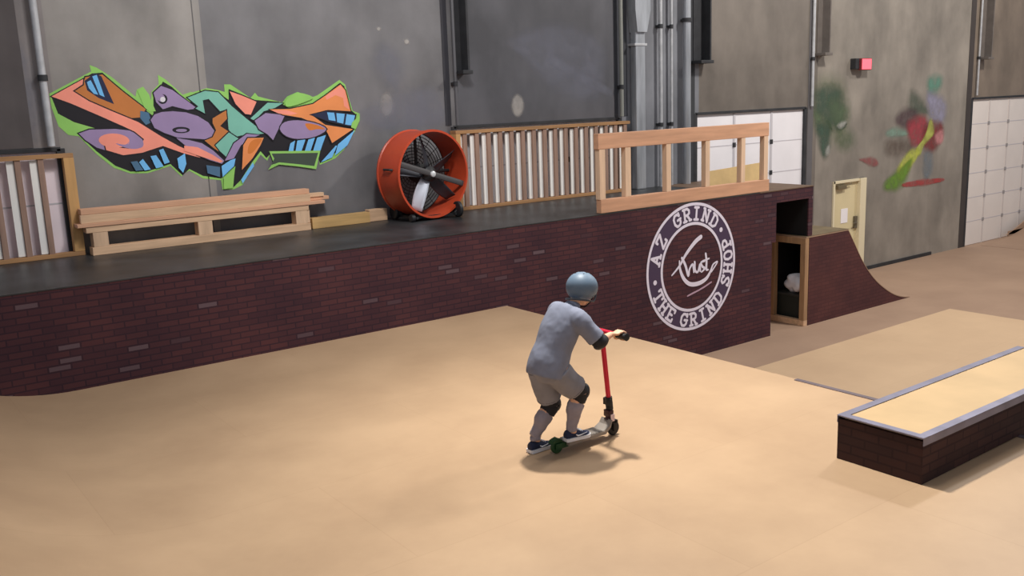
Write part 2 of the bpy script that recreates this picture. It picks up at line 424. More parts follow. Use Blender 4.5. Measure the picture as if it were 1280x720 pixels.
pipe('conduit_pipe', 14.78, .028, 2.06, 7, M_pipe, 'pale conduit between white roller door and green wall mural', 'pipe', (2.9, 4.5), ny=.02)
pipe('conduit_pipe', 20.72, .022, 2.1, 7, M_pipe, 'pale conduit above the rightmost white roller door', 'pipe', (2.9,), ny=.02)
# sealed joint strips
for n, (x0, x1, z0) in enumerate([(1.55, 1.86, 2.06), (6.86, 6.95, 2.06), (9.93, 10.19, 2.06), (11.56, 11.70, TOP), (14.72, 14.88, LOW), (20.36, 20.56, LOW)]):
    bm = B(); box(bm, (x0, WALL_Y - .008, z0), (x1, WALL_Y, 7)); struct('trim_%d' % (n + 1), bm, mat('joint %d' % n, srgb(*[(84, 78, 78), (52, 52, 58), (60, 62, 68), (52, 54, 58), (96, 94, 96), (66, 60, 58)][n]), .7, 0, .1, 3))
# steel joist brackets high on the wall
M_br = mat('grey brown steel', srgb(110, 103, 98), .6, .1, .15, 5)
def bracket(x0, x1, z0, label, M_steel_dark=M_steel_dark):
    o = empty('joist_bracket', ((x0 + x1) / 2, WALL_Y, z0), label, 'bracket', 'steel joist brackets along the back wall')
    bm = B(); box(bm, (x0 + .03, WALL_Y - .02, z0 + .05), (x1 - .03, WALL_Y, 7)); obj('web', bm, M_steel_dark, o)
    bm = B(); box(bm, (x0, WALL_Y - .22, z0), (x1, WALL_Y, z0 + .05), .006); obj('bearing_plate', bm, M_steel_dark, o)
    bm = B(); box(bm, (x1 - .05, WALL_Y - .18, z0 + .05), (x1 - .02, WALL_Y, 7)); obj('flange', bm, M_steel_dark, o)
bracket(7.03, 7.19, 2.72, 'dark steel bracket high on wall above the orange fan')
bracket(11.62, 11.92, 2.83, 'dark steel bracket on wall above left edge of middle white door')
bracket(14.90, 15.12, 2.95, 'dark steel bracket on wall above the faded green mural', M_br)
bracket(20.78, 21.02, 2.86, 'dark steel bracket on wall above the rightmost white door', M_br)
# exit sign
ex = empty('exit_sign', (16.25, WALL_Y, 2.8), 'small glowing pinkish red exit sign high on the concrete wall', 'sign')
bm = B(); box(bm, (16.0, WALL_Y - .12, 2.70), (16.12, WALL_Y, 2.90), .01); obj('sign_mount', bm, M_steel_dark, ex)
bm = B(); box(bm, (16.12, WALL_Y - .16, 2.68), (16.46, WALL_Y - .09, 2.90), .012); obj('sign_housing', bm, mat('sign housing', srgb(120, 40, 44), .5), ex)
bm = B(); box(bm, (16.14, WALL_Y - .166, 2.695), (16.44, WALL_Y - .158, 2.885), .003); obj('lit_face', bm, mat('lit red face', (1.0, .13, .17), .4, emit=.95), ex)

# ------------------------------------------------------------------ murals
def flat_poly(bm, pts, y, grow=0.0):
    """filled outline on the wall plane"""
    P = [Vector((p[0], 0, p[1])) for p in pts]; n = len(P)
    area = sum(P[i].x * P[(i + 1) % n].z - P[(i + 1) % n].x * P[i].z for i in range(n))
    if grow:
        s = 1 if area > 0 else -1; Q = []
        for i in range(n):
            a = (P[i] - P[i - 1]).normalized(); b = (P[(i + 1) % n] - P[i]).normalized()
            na = Vector((a.z, 0, -a.x)) * s; nb = Vector((b.z, 0, -b.x)) * s
            m = na + nb
            m = m.normalized() * min(1.6, 1 / max(.35, m.normalized().dot(na))) if m.length > .2 else na
            Q.append(P[i] + m * grow)
        P = Q
    vs = [bm.verts.new((p.x, y, p.z)) for p in P]
    es = [bm.edges.new((vs[i], vs[(i + 1) % n])) for i in range(n)]
    bmesh.ops.triangle_fill(bm, use_beauty=True, use_dissolve=False, edges=es, normal=(0, -1, 0))

def smooth_pts(pts, k=3):
    n = len(pts); out = []
    for i in range(n):
        a, b, c, d = pts[i - 1], pts[i], pts[(i + 1) % n], pts[(i + 2) % n]
        for j in range(k):
            t = j / k
            out.append(tuple(.5 * (2 * b[q] + (c[q] - a[q]) * t + (2 * a[q] - 5 * b[q] + 4 * c[q] - d[q]) * t * t + (3 * b[q] - a[q] - 3 * c[q] + d[q]) * t ** 3) for q in (0, 1)))
    return out
def ell(cx, cy, rx, ry, n=20, rot=0):
    return [(cx + rx * math.cos(2 * PI * k / n) * math.cos(rot) - ry * math.sin(2 * PI * k / n) * math.sin(rot), cy + rx * math.cos(2 * PI * k / n) * math.sin(rot) + ry * math.sin(2 * PI * k / n) * math.cos(rot)) for k in range(n)]
def A(pts): return [wp(50 + x / 4.235, 70 + y / 4.235) for x, y in pts]
def Bz(pts): return [wp(230 + x / 4.235, 80 + y / 4.235) for x, y in pts]
PC = {k: mat('spray ' + k, srgb(*v), .75, 0, .07, 3) for k, v in dict(
    lime=(142, 198, 100), black=(30, 28, 34), salmon=(240, 148, 128), brown=(190, 118, 62), navy=(36, 42, 70), blue=(112, 184, 236),
    lavender=(150, 130, 168), teal=(120, 182, 164), orange=(228, 142, 84), rust=(206, 120, 54), slate=(64, 76, 66), pale=(214, 210, 216), steel=(74, 110, 140)).items()}
L_ = []
def lay(col, pts, outline=True, sm=0):
    L_.append((col, smooth_pts(pts, 3) if sm else pts, outline))
sil = A([(48, 200), (270, 82), (262, 48), (300, 62), (380, 112), (505, 215), (512, 178), (545, 162), (578, 205), (588, 240), (590, 190), (628, 150), (624, 100), (665, 125), (755, 205), (800, 190)]) + \
    Bz([(45, 150), (120, 128), (180, 138), (215, 148), (212, 108), (245, 108), (352, 180), (375, 152), (392, 172), (520, 204), (545, 172), (600, 148), (682, 174), (705, 166), (822, 84), (852, 108), (892, 248), (930, 262), (930, 300), (905, 355), (872, 405), (850, 450), (800, 500), (718, 534), (712, 470), (460, 468), (440, 512), (405, 480), (372, 530), (310, 640), (262, 664), (203, 664), (196, 615), (100, 606)]) + \
    A([(790, 606), (762, 622), (750, 638), (735, 625), (690, 582), (570, 620), (480, 622), (390, 592), (300, 520), (205, 425), (150, 418), (98, 372), (62, 275)])
lay('lime', sil, False)
inner = A([(60, 216), (275, 92), (330, 88), (540, 272), (600, 318), (600, 240), (600, 200), (640, 155), (650, 135), (700, 165), (790, 250), (830, 215)]) + \
    Bz([(60, 158), (130, 138), (180, 150), (236, 190), (236, 132), (300, 158), (372, 190), (500, 200), (560, 236), (690, 206), (824, 100), (848, 118), (878, 240), (905, 262), (900, 345), (860, 430), (720, 526), (700, 462), (470, 462), (436, 498), (405, 462), (360, 520), (300, 615), (256, 658), (272, 540), (196, 606), (100, 592)]) + \
    A([(790, 598), (755, 632), (690, 572), (570, 610), (480, 612), (400, 582), (300, 505), (212, 425), (300, 385), (180, 350), (95, 305)])
lay('black', inner, False)
lay('brown', A([(240, 112), (330, 98), (440, 190), (560, 282), (530, 325), (470, 330), (380, 290), (260, 240), (172, 185), (230, 140)]))
lay('navy', A([(235, 132), (290, 90), (325, 108), (392, 255), (310, 222), (250, 182)]), False)
lay('blue', A([(248, 138), (268, 128), (308, 205), (285, 200), (258, 170)]), False)
lay('blue', A([(276, 108), (300, 100), (342, 218), (316, 206)]), False)
lay('lavender', A([(205, 410), (260, 390), (400, 386), (500, 398), (560, 440), (550, 500), (440, 522), (350, 500), (300, 485), (240, 445)]))
lay('salmon', A([(60, 214), (228, 122), (225, 150), (172, 185), (260, 240), (380, 292), (520, 350), (640, 425), (740, 480), (847, 522), (847, 538), (760, 515), (650, 476), (540, 512), (440, 525), (350, 498), (345, 478), (470, 490), (530, 480), (550, 440), (500, 400), (440, 372), (300, 310), (160, 250)]))
lay('salmon', A(ell(392, 448, 82, 38, 22, .05)), False)
lay('lavender', A([(400, 462), (450, 470), (475, 450), (465, 470), (520, 450), (540, 440), (545, 478), (500, 492), (440, 482)]), False, 1)
lay('steel', A([(530, 290), (575, 300), (590, 350), (560, 365), (530, 330)]), False)
lay('lime', A([(515, 182), (545, 165), (572, 200), (612, 292), (580, 296), (550, 270)]), False)
lay('lavender', A([(600, 195), (640, 158), (700, 180), (832, 278), (780, 285), (700, 265), (650, 282), (615, 245)]))
lay('black', A(ell(648, 228, 26, 26)), False); lay('lavender', A(ell(640, 222, 20, 20)), False); lay('pale', A(ell(649, 230, 14, 14)), False)
lay('teal', Bz([(18, 178), (110, 142), (180, 150), (250, 222), (330, 290), (430, 368), (300, 378), (258, 390), (235, 345), (225, 240), (190, 250), (130, 185), (98, 192), (110, 262), (60, 235), (75, 225)]))
lay('lavender', [(188, 150), (193, 143), (202, 140), (216, 139), (232, 140.5), (247, 145), (260, 153), (268, 164), (265, 172), (255, 174), (240, 173), (222, 172), (205, 166), (193, 160)], True)
L_[-1] = ('lavender', [wp(*p) for p in L_[-1][1]], True)
lay('black', [wp(*p) for p in ell(226, 162.5, 11, 4)], False); lay('lavender', [wp(*p) for p in ell(226.5, 163, 7, 2)], False)
lay('lavender', [wp(*p) for p in [(220, 172.5), (236, 175), (252, 179), (266, 188), (280, 201), (277, 204.5), (262, 200), (246, 193), (234, 184)]])
lay('salmon', Bz([(0, 432), (70, 440), (150, 480), (205, 515), (190, 522), (90, 490), (0, 460)]), False)
lay('brown', Bz([(150, 288), (222, 245), (226, 290), (190, 328), (238, 360), (195, 392), (180, 462), (150, 440), (108, 405), (150, 388), (168, 350), (150, 312)]))
lay('teal', Bz([(165, 430), (236, 362), (292, 398), (300, 432), (232, 500), (190, 462)]))
lay('lavender', Bz([(262, 420), (330, 370), (400, 375), (340, 400), (300, 430), (262, 500), (215, 512)]))
lay('salmon', Bz([(240, 145), (300, 165), (382, 200), (352, 268), (322, 264), (272, 212)]))
lay('teal', Bz([(350, 288), (440, 205), (522, 207), (480, 232), (420, 250), (372, 300)]))
lay('lavender', Bz([(372, 300), (430, 260), (532, 270), (505, 330), (470, 402), (440, 372), (395, 345)]))
lay('orange', Bz([(305, 560), (312, 430), (335, 392), (420, 390), (402, 432), (360, 500)]))
lay('rust', Bz([(335, 470), (345, 420), (375, 398), (410, 398), (392, 430), (360, 470)]), False, 1)
lay('orange', Bz([(450, 240), (560, 238), (680, 212), (745, 168), (826, 108), (852, 140), (880, 250), (760, 243), (668, 266), (745, 322), (892, 345), (782, 418), (760, 370), (742, 335), (620, 285), (520, 268)]))
lay('salmon', Bz([(745, 172), (826, 114), (848, 140), (872, 242), (845, 222), (840, 180), (800, 165), (752, 190)]), False)
lay('salmon', Bz([(460, 245), (540, 244), (600, 262), (560, 270), (500, 262)]), False)
lay('lavender', Bz([(505, 345), (530, 308), (600, 298), (690, 312), (752, 345), (690, 385), (600, 396), (540, 382)]), True, 1)
lay('rust', Bz([(640, 315), (700, 322), (745, 345), (700, 345), (660, 350)]), False, 1)
lay('navy', Bz([(668, 268), (752, 250), (905, 270), (892, 332), (762, 302)]), True)
for q in ([(755, 256), (792, 258), (800, 302), (764, 296)], [(804, 260), (848, 264), (840, 316), (808, 308)], [(858, 265), (902, 272), (890, 326), (850, 320)],
          [(560, 420), (585, 405), (575, 465), (550, 465)], [(597, 405), (640, 400), (618, 465), (587, 465)], [(655, 400), (690, 390), (665, 465), (635, 465)], [(702, 390), (748, 376), (718, 460), (680, 460)],
          [(722, 520), (800, 432), (808, 432), (780, 495)], [(812, 425), (900, 350), (862, 430), (795, 486)], [(300, 612), (362, 520), (368, 540), (308, 632)], [(196, 540), (245, 508), (270, 500), (262, 540), (202, 598)]):
    lay('blue', Bz(q), False)
lay('steel', Bz([(115, 535), (188, 545), (188, 598), (122, 578)]), False)
for q in ([(522, 562), (542, 545), (584, 600), (552, 606)], [(582, 530), (612, 525), (652, 584), (612, 594)], [(627, 498), (650, 490), (684, 562), (656, 572)], [(724, 542), (764, 515), (772, 570), (755, 618), (732, 592)]):
    lay('blue', A(q), False)
lay('steel', A([(478, 560), (512, 556), (545, 604), (505, 608)]), False)
lay('lime', Bz([(448, 462), (718, 458), (696, 556), (600, 542), (500, 532), (442, 560), (470, 520)]), False)
lay('slate', Bz([(460, 474), (706, 470), (686, 540), (600, 530), (500, 520), (460, 534), (474, 500)]), False)
lay('lime', Bz([(532, 218), (545, 180), (600, 152), (680, 176), (640, 200), (560, 225)]), False, 1)
lay('lime', Bz([(207, 600), (266, 548), (256, 655), (207, 662)]), False)
lay('lime', Bz([(885, 310), (925, 270), (925, 300), (905, 345), (880, 335)]), False)
gx = on_y(255, 165, WALL_Y)
graf = empty('graffiti_mural', (gx.x, WALL_Y, gx.z), 'large colourful angular graffiti with lime outline on concrete wall above the lumber', 'graffiti')
parts = {}
for i, (col, pts, outl) in enumerate(L_):
    y = WALL_Y - .002 - i * .00035
    if outl:
        flat_poly(parts.setdefault('black', B()), pts, y + .00015, .013)
    flat_poly(parts.setdefault(col, B()), pts, y)
NM = dict(lime='lime_paint', black='black_paint', salmon='salmon_paint', brown='brown_paint', navy='navy_paint', blue='sky_blue_paint', lavender='lavender_paint', teal='teal_paint', orange='orange_paint', rust='rust_paint', slate='slate_paint', pale='pale_paint', steel='steel_blue_paint')
me_all = B(); keys = list(parts)
for i, col in enumerate(keys):
    for f in parts[col].faces: f.material_index = i
    tmp = bpy.data.meshes.new('t'); parts[col].to_mesh(tmp); n0 = len(me_all.faces); me_all.from_mesh(tmp); me_all.faces.ensure_lookup_table()
    for f in me_all.faces[n0:]: f.material_index = i
    bpy.data.meshes.remove(tmp)
gloc = graf.location.copy(); bpy.data.objects.remove(graf)
graf = tag(obj('graffiti_mural', me_all, [PC[k] for k in keys], loc=gloc), 'large colourful angular graffiti with lime outline on concrete wall above the lumber', 'graffiti')

def W8(pts): return [wp(1000 + x / 3.6, 60 + y / 3.6) for x, y in pts]
def soft_mural(name, label, items, c):
    o = empty(name, (c[0], WALL_Y, c[1]), label, 'graffiti'); by = {}
    for i, (nm, col, al, w, pts) in enumerate(items):
        bm = by.setdefault((nm, col, i if nm == 'white_drip' else 0), B()); feather(W8(pts), None, WALL_Y - .002 - .0006 * i, al * .88, w * 1.25, out=bm)
    for (nm, col, _), bm in by.items(): obj(nm, bm, feather_mat(nm, srgb(*col)), o)
soft_mural('faded_mural', 'faded dark green painted shapes on wall left of the exit sign', [
    ('pale_green_haze', (106, 120, 84), .45, .18, [(90, 150), (185, 160), (200, 280), (200, 440), (110, 380), (65, 280)]),
    ('dark_green_paint', (66, 88, 74), .85, .12, [(85, 190), (170, 190), (190, 260), (195, 330), (160, 355), (115, 330), (75, 280)]),
    ('mid_green_paint', (94, 112, 84), .8, .12, [(60, 280), (100, 320), (130, 350), (110, 400), (75, 360)]),
    ('dark_green_paint', (66, 88, 74), .85, .08, [(80, 345), (128, 360), (128, 460), (105, 490), (80, 400)]),
    ('mid_green_paint', (94, 112, 84), .7, .14, [(140, 240), (205, 250), (215, 320), (170, 350), (140, 300)]),
    ('mid_green_paint', (94, 112, 84), .55, .14, [(175, 380), (240, 390), (235, 435), (185, 440)]),
    ('white_drip', (190, 190, 184), .7, .04, [(170, 345), (205, 330), (198, 352), (175, 360)]),
    ('white_drip', (190, 190, 184), .7, .04, [(118, 455), (130, 440), (128, 475), (116, 478)])], wp(1040, 145))
soft_mural('sprayed_mural', 'red, teal and yellow spray mural with lime stroke on wall above the cream door', [
    ('dark_green_paint', (78, 92, 78), .7, .12, [(500, 200), (540, 230), (575, 290), (500, 290)]),
    ('teal_paint', (96, 146, 128), .85, .10, [(580, 140), (635, 135), (620, 190), (585, 200)]),
    ('lilac_paint', (150, 148, 172), .85, .10, [(575, 205), (650, 245), (640, 330), (590, 310)]),
    ('plum_paint', (86, 66, 72), .8, .10, [(430, 320), (470, 282), (525, 290), (505, 355), (450, 350)]),
    ('pale_teal_paint', (130, 160, 144), .8, .07, [(392, 375), (440, 362), (490, 388), (402, 398)]),
    ('brown_haze', (98, 84, 74), .6, .12, [(395, 420), (500, 420), (500, 470), (400, 480)]),
    ('crimson_paint', (160, 62, 72), .95, .08, [(488, 335), (560, 312), (570, 400), (520, 440), (492, 400)]),
    ('dark_red_paint', (128, 52, 54), .9, .08, [(565, 350), (630, 340), (640, 390), (600, 460), (555, 440)]),
    ('pink_paint', (214, 146, 148), .85, .05, [(608, 392), (640, 372), (640, 418), (615, 428)]),
    ('yellow_paint', (176, 182, 90), .95, .045, [(520, 455), (560, 400), (585, 320), (600, 385), (560, 430), (540, 480)]),
    ('yellow_paint', (192, 200, 84), .95, .06, [(450, 520), (500, 460), (535, 470), (490, 545), (452, 590), (435, 560)]),
    ('lime_green_paint', (104, 142, 48), .95, .09, [(385, 600), (440, 555), (500, 500), (470, 600), (430, 632), (385, 635)]),
    ('grey_blue_paint', (120, 130, 138), .7, .08, [(555, 480), (590, 480), (590, 560), (560, 590)]),
    ('red_bar', (170, 64, 64), .9, .035, [(475, 605), (630, 585), (630, 603), (478, 625)]),
    ('pale_red_paint', (150, 84, 84), .8, .04, [(268, 500), (330, 495), (350, 520), (332, 532), (290, 515)])], wp(1130, 165))

# ------------------------------------------------------------------ rider's deck (with the transition at its left end and the bank beyond its edge)
R1, X1, X0 = 2.2, 1.6, .15
def left_z(x): d = X1 - x; return R1 - math.sqrt(R1 * R1 - d * d)
R2 = 1.9; XB = 6.3 + math.sqrt(R2 * R2 - (R2 + LOW) ** 2)
def bank_z(x): d = XB - x; return LOW + R2 - math.sqrt(R2 * R2 - d * d)
prof = [(-3, LOW + .001), (-3, left_z(X0)), (X0, left_z(X0))] + [(X0 + (X1 - X0) * k / 16, left_z(X0 + (X1 - X0) * k / 16)) for k in range(1, 17)] + [(6.3, 0)] + \
       [(6.3 + (XB - .02 - 6.3) * k / 16, max(bank_z(6.3 + (XB - .02 - 6.3) * k / 16), LOW + .002)) for k in range(1, 17)] + [(XB - .02, LOW + .001)]
dk = empty('skate_deck', (3.5, 4, LOW), 'broad tan riding deck that curves up at left and drops off at right', 'skate deck')
bm = B(); prism_y(bm, prof, -3, FACE_Y - .001); obj('riding_surface', bm, M_floor, dk, smooth=True, angle=15)
bm = B(); box(bm, (6.255, -3, -.03), (6.303, 4.57, .007), .003); obj('coping_strip', bm, mat('dull grey coping', srgb(112, 100, 104), .5, .3, .1, 5), dk)

# ------------------------------------------------------------------ brick fronted platform
XE = 11.19; XH = 12.16
pf = empty('brick_platform', (5, FACE_Y, LOW), 'long black-topped platform with printed brick front and round painted emblem', 'platform')
bm = B(); box(bm, (-4, FACE_Y, LOW), (XE, FACE_Y + .02, TOP - .012))
box(bm, (XE, FACE_Y, .74), (XH, FACE_Y + .02, TOP - .012)); box(bm, (XE, FACE_Y, .16), (XE + .09, FACE_Y + .02, .74)); box(bm, (12.055, FACE_Y, .16), (XH, FACE_Y + .02, .74))
obj('brick_front', bm, M_brick, pf)
bm = B(); box(bm, (-4, FACE_Y - .004, TOP - .012), (10.9, WALL_Y - .02, TOP), .002); obj('top_surface', bm, M_decktop, pf)
bm = B(); box(bm, (10.9, FACE_Y - .006, TOP - .012), (XH + .004, WALL_Y - .02, TOP + .003), .002); obj('end_top_sheet', bm, mat('brown top sheet', srgb(104, 84, 68), .6, 0, .15, 4), pf)
bm = B(); box(bm, (-4, FACE_Y + .02, LOW), (XE - .02, WALL_Y - .03, TOP - .012)); obj('core', bm, M_black, pf)
bm = B(); box(bm, (XE - .02, FACE_Y + .02, LOW), (XE, WALL_Y - .03, TOP - .012)); obj('end_panel', bm, M_stud, pf)
bm = B(); box(bm, (XH - .02, FACE_Y + .02, .16), (XH, WALL_Y - .03, TOP - .012)); obj('side_panel', bm, M_brickQ, pf)
bm = B(); box(bm, (XE, 9.36, .16), (XH - .02, 9.38, TOP - .012)); box(bm, (12.06, FACE_Y + .02, .16), (12.075, 9.36, TOP - .012)); box(bm, (XE, FACE_Y + .02, TOP - .05), (XH - .02, 9.36, TOP - .013)); obj('shade_lining', bm, M_black, pf)  # black sheets paint in the shade of the hollow end

# emblem
ec = Vector((9.475, FACE_Y, .03)); ER = .885
M_ink = mat('white emblem paint', srgb(232, 226, 242), .7); M_band = mat('purple band paint', srgb(74, 58, 84), .75)
em = None
def disc_ring(bm, r0, r1, y, seg=72):
    a = [bm.verts.new((ec.x + r0 * math.cos(2 * PI * k / seg), y, ec.z + r0 * math.sin(2 * PI * k / seg))) for k in range(seg)]
    b = [bm.verts.new((ec.x + r1 * math.cos(2 * PI * k / seg), y, ec.z + r1 * math.sin(2 * PI * k / seg))) for k in range(seg)]
    for k in range(seg): bm.faces.new((a[k], b[k], b[(k + 1) % seg], a[(k + 1) % seg]))
bm = B(); disc_ring(bm, ER * .70, ER * .97, FACE_Y - .002); em = obj('emblem', bm, M_band, pf)
bm = B(); disc_ring(bm, ER * .955, ER, FACE_Y - .004); disc_ring(bm, ER * .655, ER * .70, FACE_Y - .004); obj('ring', bm, M_ink, em)
S = .26
GL = {  # heavy slab letters: strokes on a 0..1 box
 'A': [((.1, 0), (.5, 1)), ((.9, 0), (.5, 1)), ((.27, .36), (.73, .36)), ((-.05, 0), (.27, 0)), ((.73, 0), (1.05, 0))],
 'Z': [((.05, 1), (.95, 1)), ((.95, 1), (.05, 0)), ((.05, 0), (.95, 0)), ((.05, 1), (.05, .78)), ((.95, 0), (.95, .22))],
 'G': [((.92, .78), (.7, .98), (.35, .98), (.1, .75), (.08, .3), (.32, .02), (.68, .02), (.9, .2), (.9, .48)), ((.58, .48), (1.02, .48)), ((.92, .78), (.92, 1))],
 'R': [((.2, 0), (.2, 1)), ((.2, 1), (.65, 1), (.88, .82), (.86, .6), (.62, .48), (.2, .48)), ((.52, .48), (.92, 0)), ((0, 0), (.4, 0)), ((.8, 0), (1.05, 0)), ((0, 1), (.3, 1))],
 'I': [((.5, 0), (.5, 1)), ((.22, 0), (.78, 0)), ((.22, 1), (.78, 1))],
 'N': [((.15, 0), (.15, 1)), ((.15, 1), (.85, 0)), ((.85, 0), (.85, 1)), ((0, 0), (.32, 0)), ((.68, 1), (1.02, 1)), ((0, 1), (.2, 1))],
 'D': [((.18, 0), (.18, 1)), ((.18, 1), (.58, 1), (.9, .76), (.9, .24), (.58, 0), (.18, 0)), ((0, 0), (.3, 0)), ((0, 1), (.3, 1))],
 'T': [((.5, 0), (.5, 1)), ((.02, 1), (.98, 1)), ((.02, 1), (.02, .76)), ((.98, 1), (.98, .76)), ((.28, 0), (.72, 0))],
 'H': [((.15, 0), (.15, 1)), ((.85, 0), (.85, 1)), ((.15, .5), (.85, .5)), ((0, 0), (.3, 0)), ((0, 1), (.3, 1)), ((.7, 0), (1, 0)), ((.7, 1), (1, 1))],
 'E': [((.18, 0), (.18, 1)), ((.0, 1), (.88, 1)), ((.0, 0), (.9, 0)), ((.18, .5), (.65, .5)), ((.88, 1), (.88, .8)), ((.9, 0), (.9, .22))],
 'S': [((.88, .8), (.6, 1), (.3, .98), (.12, .78), (.3, .57), (.7, .45), (.88, .24), (.68, .02), (.35, 0), (.1, .2)), ((.88, .8), (.88, 1)), ((.1, .2), (.1, 0))],
 'O': [((.5, 0), (.2, .1), (.07, .5), (.2, .9), (.5, 1), (.8, .9), (.93, .5), (.8, .1), (.5, 0))],
 'P': [((.2, 0), (.2, 1)), ((.2, 1), (.65, 1), (.9, .82), (.88, .6), (.62, .46), (.2, .46)), ((0, 0), (.45, 0)), ((0, 1), (.3, 1))]}
SK = [0]
def stroke(bm, pts, w, y):
    """flat brush stroke with round ends; pts are (x, z)"""
    P = [Vector((p[0], 0, p[1])) for p in pts]; y0_ = y
    ws = w if isinstance(w, (list, tuple)) else [w] * len(P)
    for i in range(len(P) - 1):
        d = (P[i + 1] - P[i]).normalized(); n = Vector((-d.z, 0, d.x))
        SK[0] += 1; y = y0_ - (SK[0] % 40) * 4e-5
        q = [P[i] + n * ws[i] / 2, P[i + 1] + n * ws[i + 1] / 2, P[i + 1] - n * ws[i + 1] / 2, P[i] - n * ws[i] / 2]
        bm.faces.new([bm.verts.new((v.x, y, v.z)) for v in q])
    for p, ww in zip(P, ws):
        SK[0] += 1; y = y0_ - (SK[0] % 40) * 4e-5
        bm.faces.new([bm.verts.new((p.x + ww / 2 * math.cos(k * PI / 4), y + .0003, p.z + ww / 2 * math.sin(k * PI / 4))) for k in range(8)])
def arc_text(txt, mid_deg, step_deg, outward=True):
    """outward: feet of the letters towards the centre (top arc); else feet outwards (bottom arc)"""
    bm = B(); n = len(txt)
    for i, ch in enumerate(txt):
        if ch == ' ': continue
        a = math.radians(mid_deg + (i - (n - 1) / 2) * (-step_deg if outward else step_deg))
        r = Vector((math.cos(a), 0, math.sin(a))); up = r if outward else -r; right = Vector((up.z, 0, -up.x))
        h, w = .165, .136
        base = Vector((ec.x, 0, ec.z)) + r * ER * .83 - up * h / 2 - right * w / 2
        for s in GL[ch]:
            stroke(bm, [((base + right * w * p[0] + up * h * p[1]).x, (base + right * w * p[0] + up * h * p[1]).z) for p in s], .037, FACE_Y - .005)
    return bm
tb = arc_text('AZ', 155, 20); obj('lettering', tb, M_ink, em)
tb = arc_text('GRIND', 84, 15.2); obj('lettering', tb, M_ink, em)
tb = arc_text('THE', 220, 14.5, False); obj('lettering', tb, M_ink, em)
tb = arc_text('GRIND', 286, 14.8, False); obj('lettering', tb, M_ink, em)
tb = arc_text('SHOP', 358.5, 14.2, False); obj('lettering', tb, M_ink, em)
for a in (189, 38):
    a = math.radians(a); bm = B(); blobr = .034
    bm.faces.new([bm.verts.new((ec.x + ER * .83 * math.cos(a) + blobr * math.cos(k * PI / 8), FACE_Y - .005, ec.z + ER * .83 * math.sin(a) + blobr * math.sin(k * PI / 8))) for k in range(16)])
    obj('dot', bm, M_ink, em)
def L4(pts):
    o = []
    for x, y in pts:
        p = on_y(800 + x / 4, 240 + y / 4, FACE_Y); o.append((p.x, p.z))
    return o
bm = B(); yy = FACE_Y - .005
def soft(pts, ws, k=5):
    p, r = spline([(a, 0, b) for a, b in pts], [(w_, w_) for w_ in ws], k)
    return [(v.x, v.z) for v in p], [q[0] * .78 for q in r]
for pts, w in (([(303, 224), (272, 252), (228, 312), (197, 368), (158, 417)], [.080, .078, .060, .045, .03]),
               ([(196, 345), (200, 390), (218, 434), (248, 460), (290, 457), (328, 434), (350, 398), (364, 362), (386, 349), (356, 398)], [.03, .055, .07, .075, .08, .07, .05, .035, .03, .03]),
               ([(208, 330), (226, 368), (240, 418), (246, 385), (262, 362), (268, 400)], [.05, .055, .05, .04, .045, .04]),
               ([(272, 350), (274, 392), (288, 398), (298, 362), (300, 395)], [.045, .045, .045, .045, .04]),
               ([(322, 345), (304, 352), (310, 372), (322, 382), (306, 400)], [.035, .04, .045, .045, .03]),
               ([(327, 308), (331, 345), (330, 385), (340, 388)], [.045, .05, .05, .03]), ([(312, 345), (344, 332)], [.035, .03])):
    pts, w = soft(pts, w)
    stroke(bm, L4(pts), w, yy)
obj('script_lettering', bm, M_ink, em)
bm = B(); stroke(bm, L4([(236, 520), (262, 506), (290, 492), (320, 474), (355, 450)]), [.022, .026, .024, .026, .022], yy); obj('underline', bm, mat('pinkish emblem paint', srgb(188, 156, 176), .7), em)

# ------------------------------------------------------------------ brick sided quarter pipe
QX0, QX1, QX2, QT, QD = 12.0, 13.1, 15.0, .15, 9.32
qp = empty('quarter_pipe', (13.3, FACE_Y, LOW), 'maroon brick sided quarter pipe with timber framed open end beside the platform', 'ramp')
R3 = ((QX2 - QX1) ** 2 + (QT - LOW) ** 2) / (2 * (QT - LOW))
QP = [(13.1, .15), (13.29, -.10), (13.58, -.47), (13.94, -.80), (14.37, -1.06), (14.7, -1.19), (15.0, -1.248)]
def qz(x):
    for (a, za), (b, zb_) in zip(QP, QP[1:]):
        if x <= b: return za + (zb_ - za) * (x - a) / (b - a)
    return LOW
cur, _r = spline([(a, 0, b) for a, b in QP], [(0, 0)] * len(QP), 5); cur = [(v.x, v.z) for v in cur]
side = [(QX0 + .1, LOW + .001), (QX0 + .1, QT - .02), (QX1, QT - .02)] + [(x, max(z - .012, LOW + .001)) for x, z in cur[1:]]
for y0 in (FACE_Y, QD - .02):
    bm = B(); prism_y(bm, side, y0, y0 + .02); obj('side_panel', bm, M_brickQ, qp)
bm = B(); prism_y(bm, [(QX0 + .01, QT - .02), (QX0 + .01, QT), (QX1, QT)] + [(x, z + .004) for x, z in cur[1:]] + [(x, max(z - .01, LOW + .001)) for x, z in cur[:0:-1]] + [(QX1, QT - .02)], FACE_Y - .004, QD)
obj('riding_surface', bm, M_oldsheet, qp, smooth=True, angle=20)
bm = B(); box(bm, (QX0 + .012, FACE_Y - .006, QT), (QX1 + .02, QD, QT + .006), .002); obj('top_sheet', bm, M_olive, qp)
M_frame = mat('weathered stud frame', srgb(166, 132, 98), .7, 0, .15, 5, stretch=(4, 4, .5))
bm = B(); box(bm, (QX0, FACE_Y, .03), (QX0 + .09, QD, QT - .02), .004); obj('top_plate', bm, M_frame, qp)
for y0, y1 in ((FACE_Y, FACE_Y + .09), (QD - .13, QD - .03)):
    bm = B(); box(bm, (QX0, y0, LOW + .09), (QX0 + .09, y1, .03), .004); obj('stud', bm, M_frame, qp)
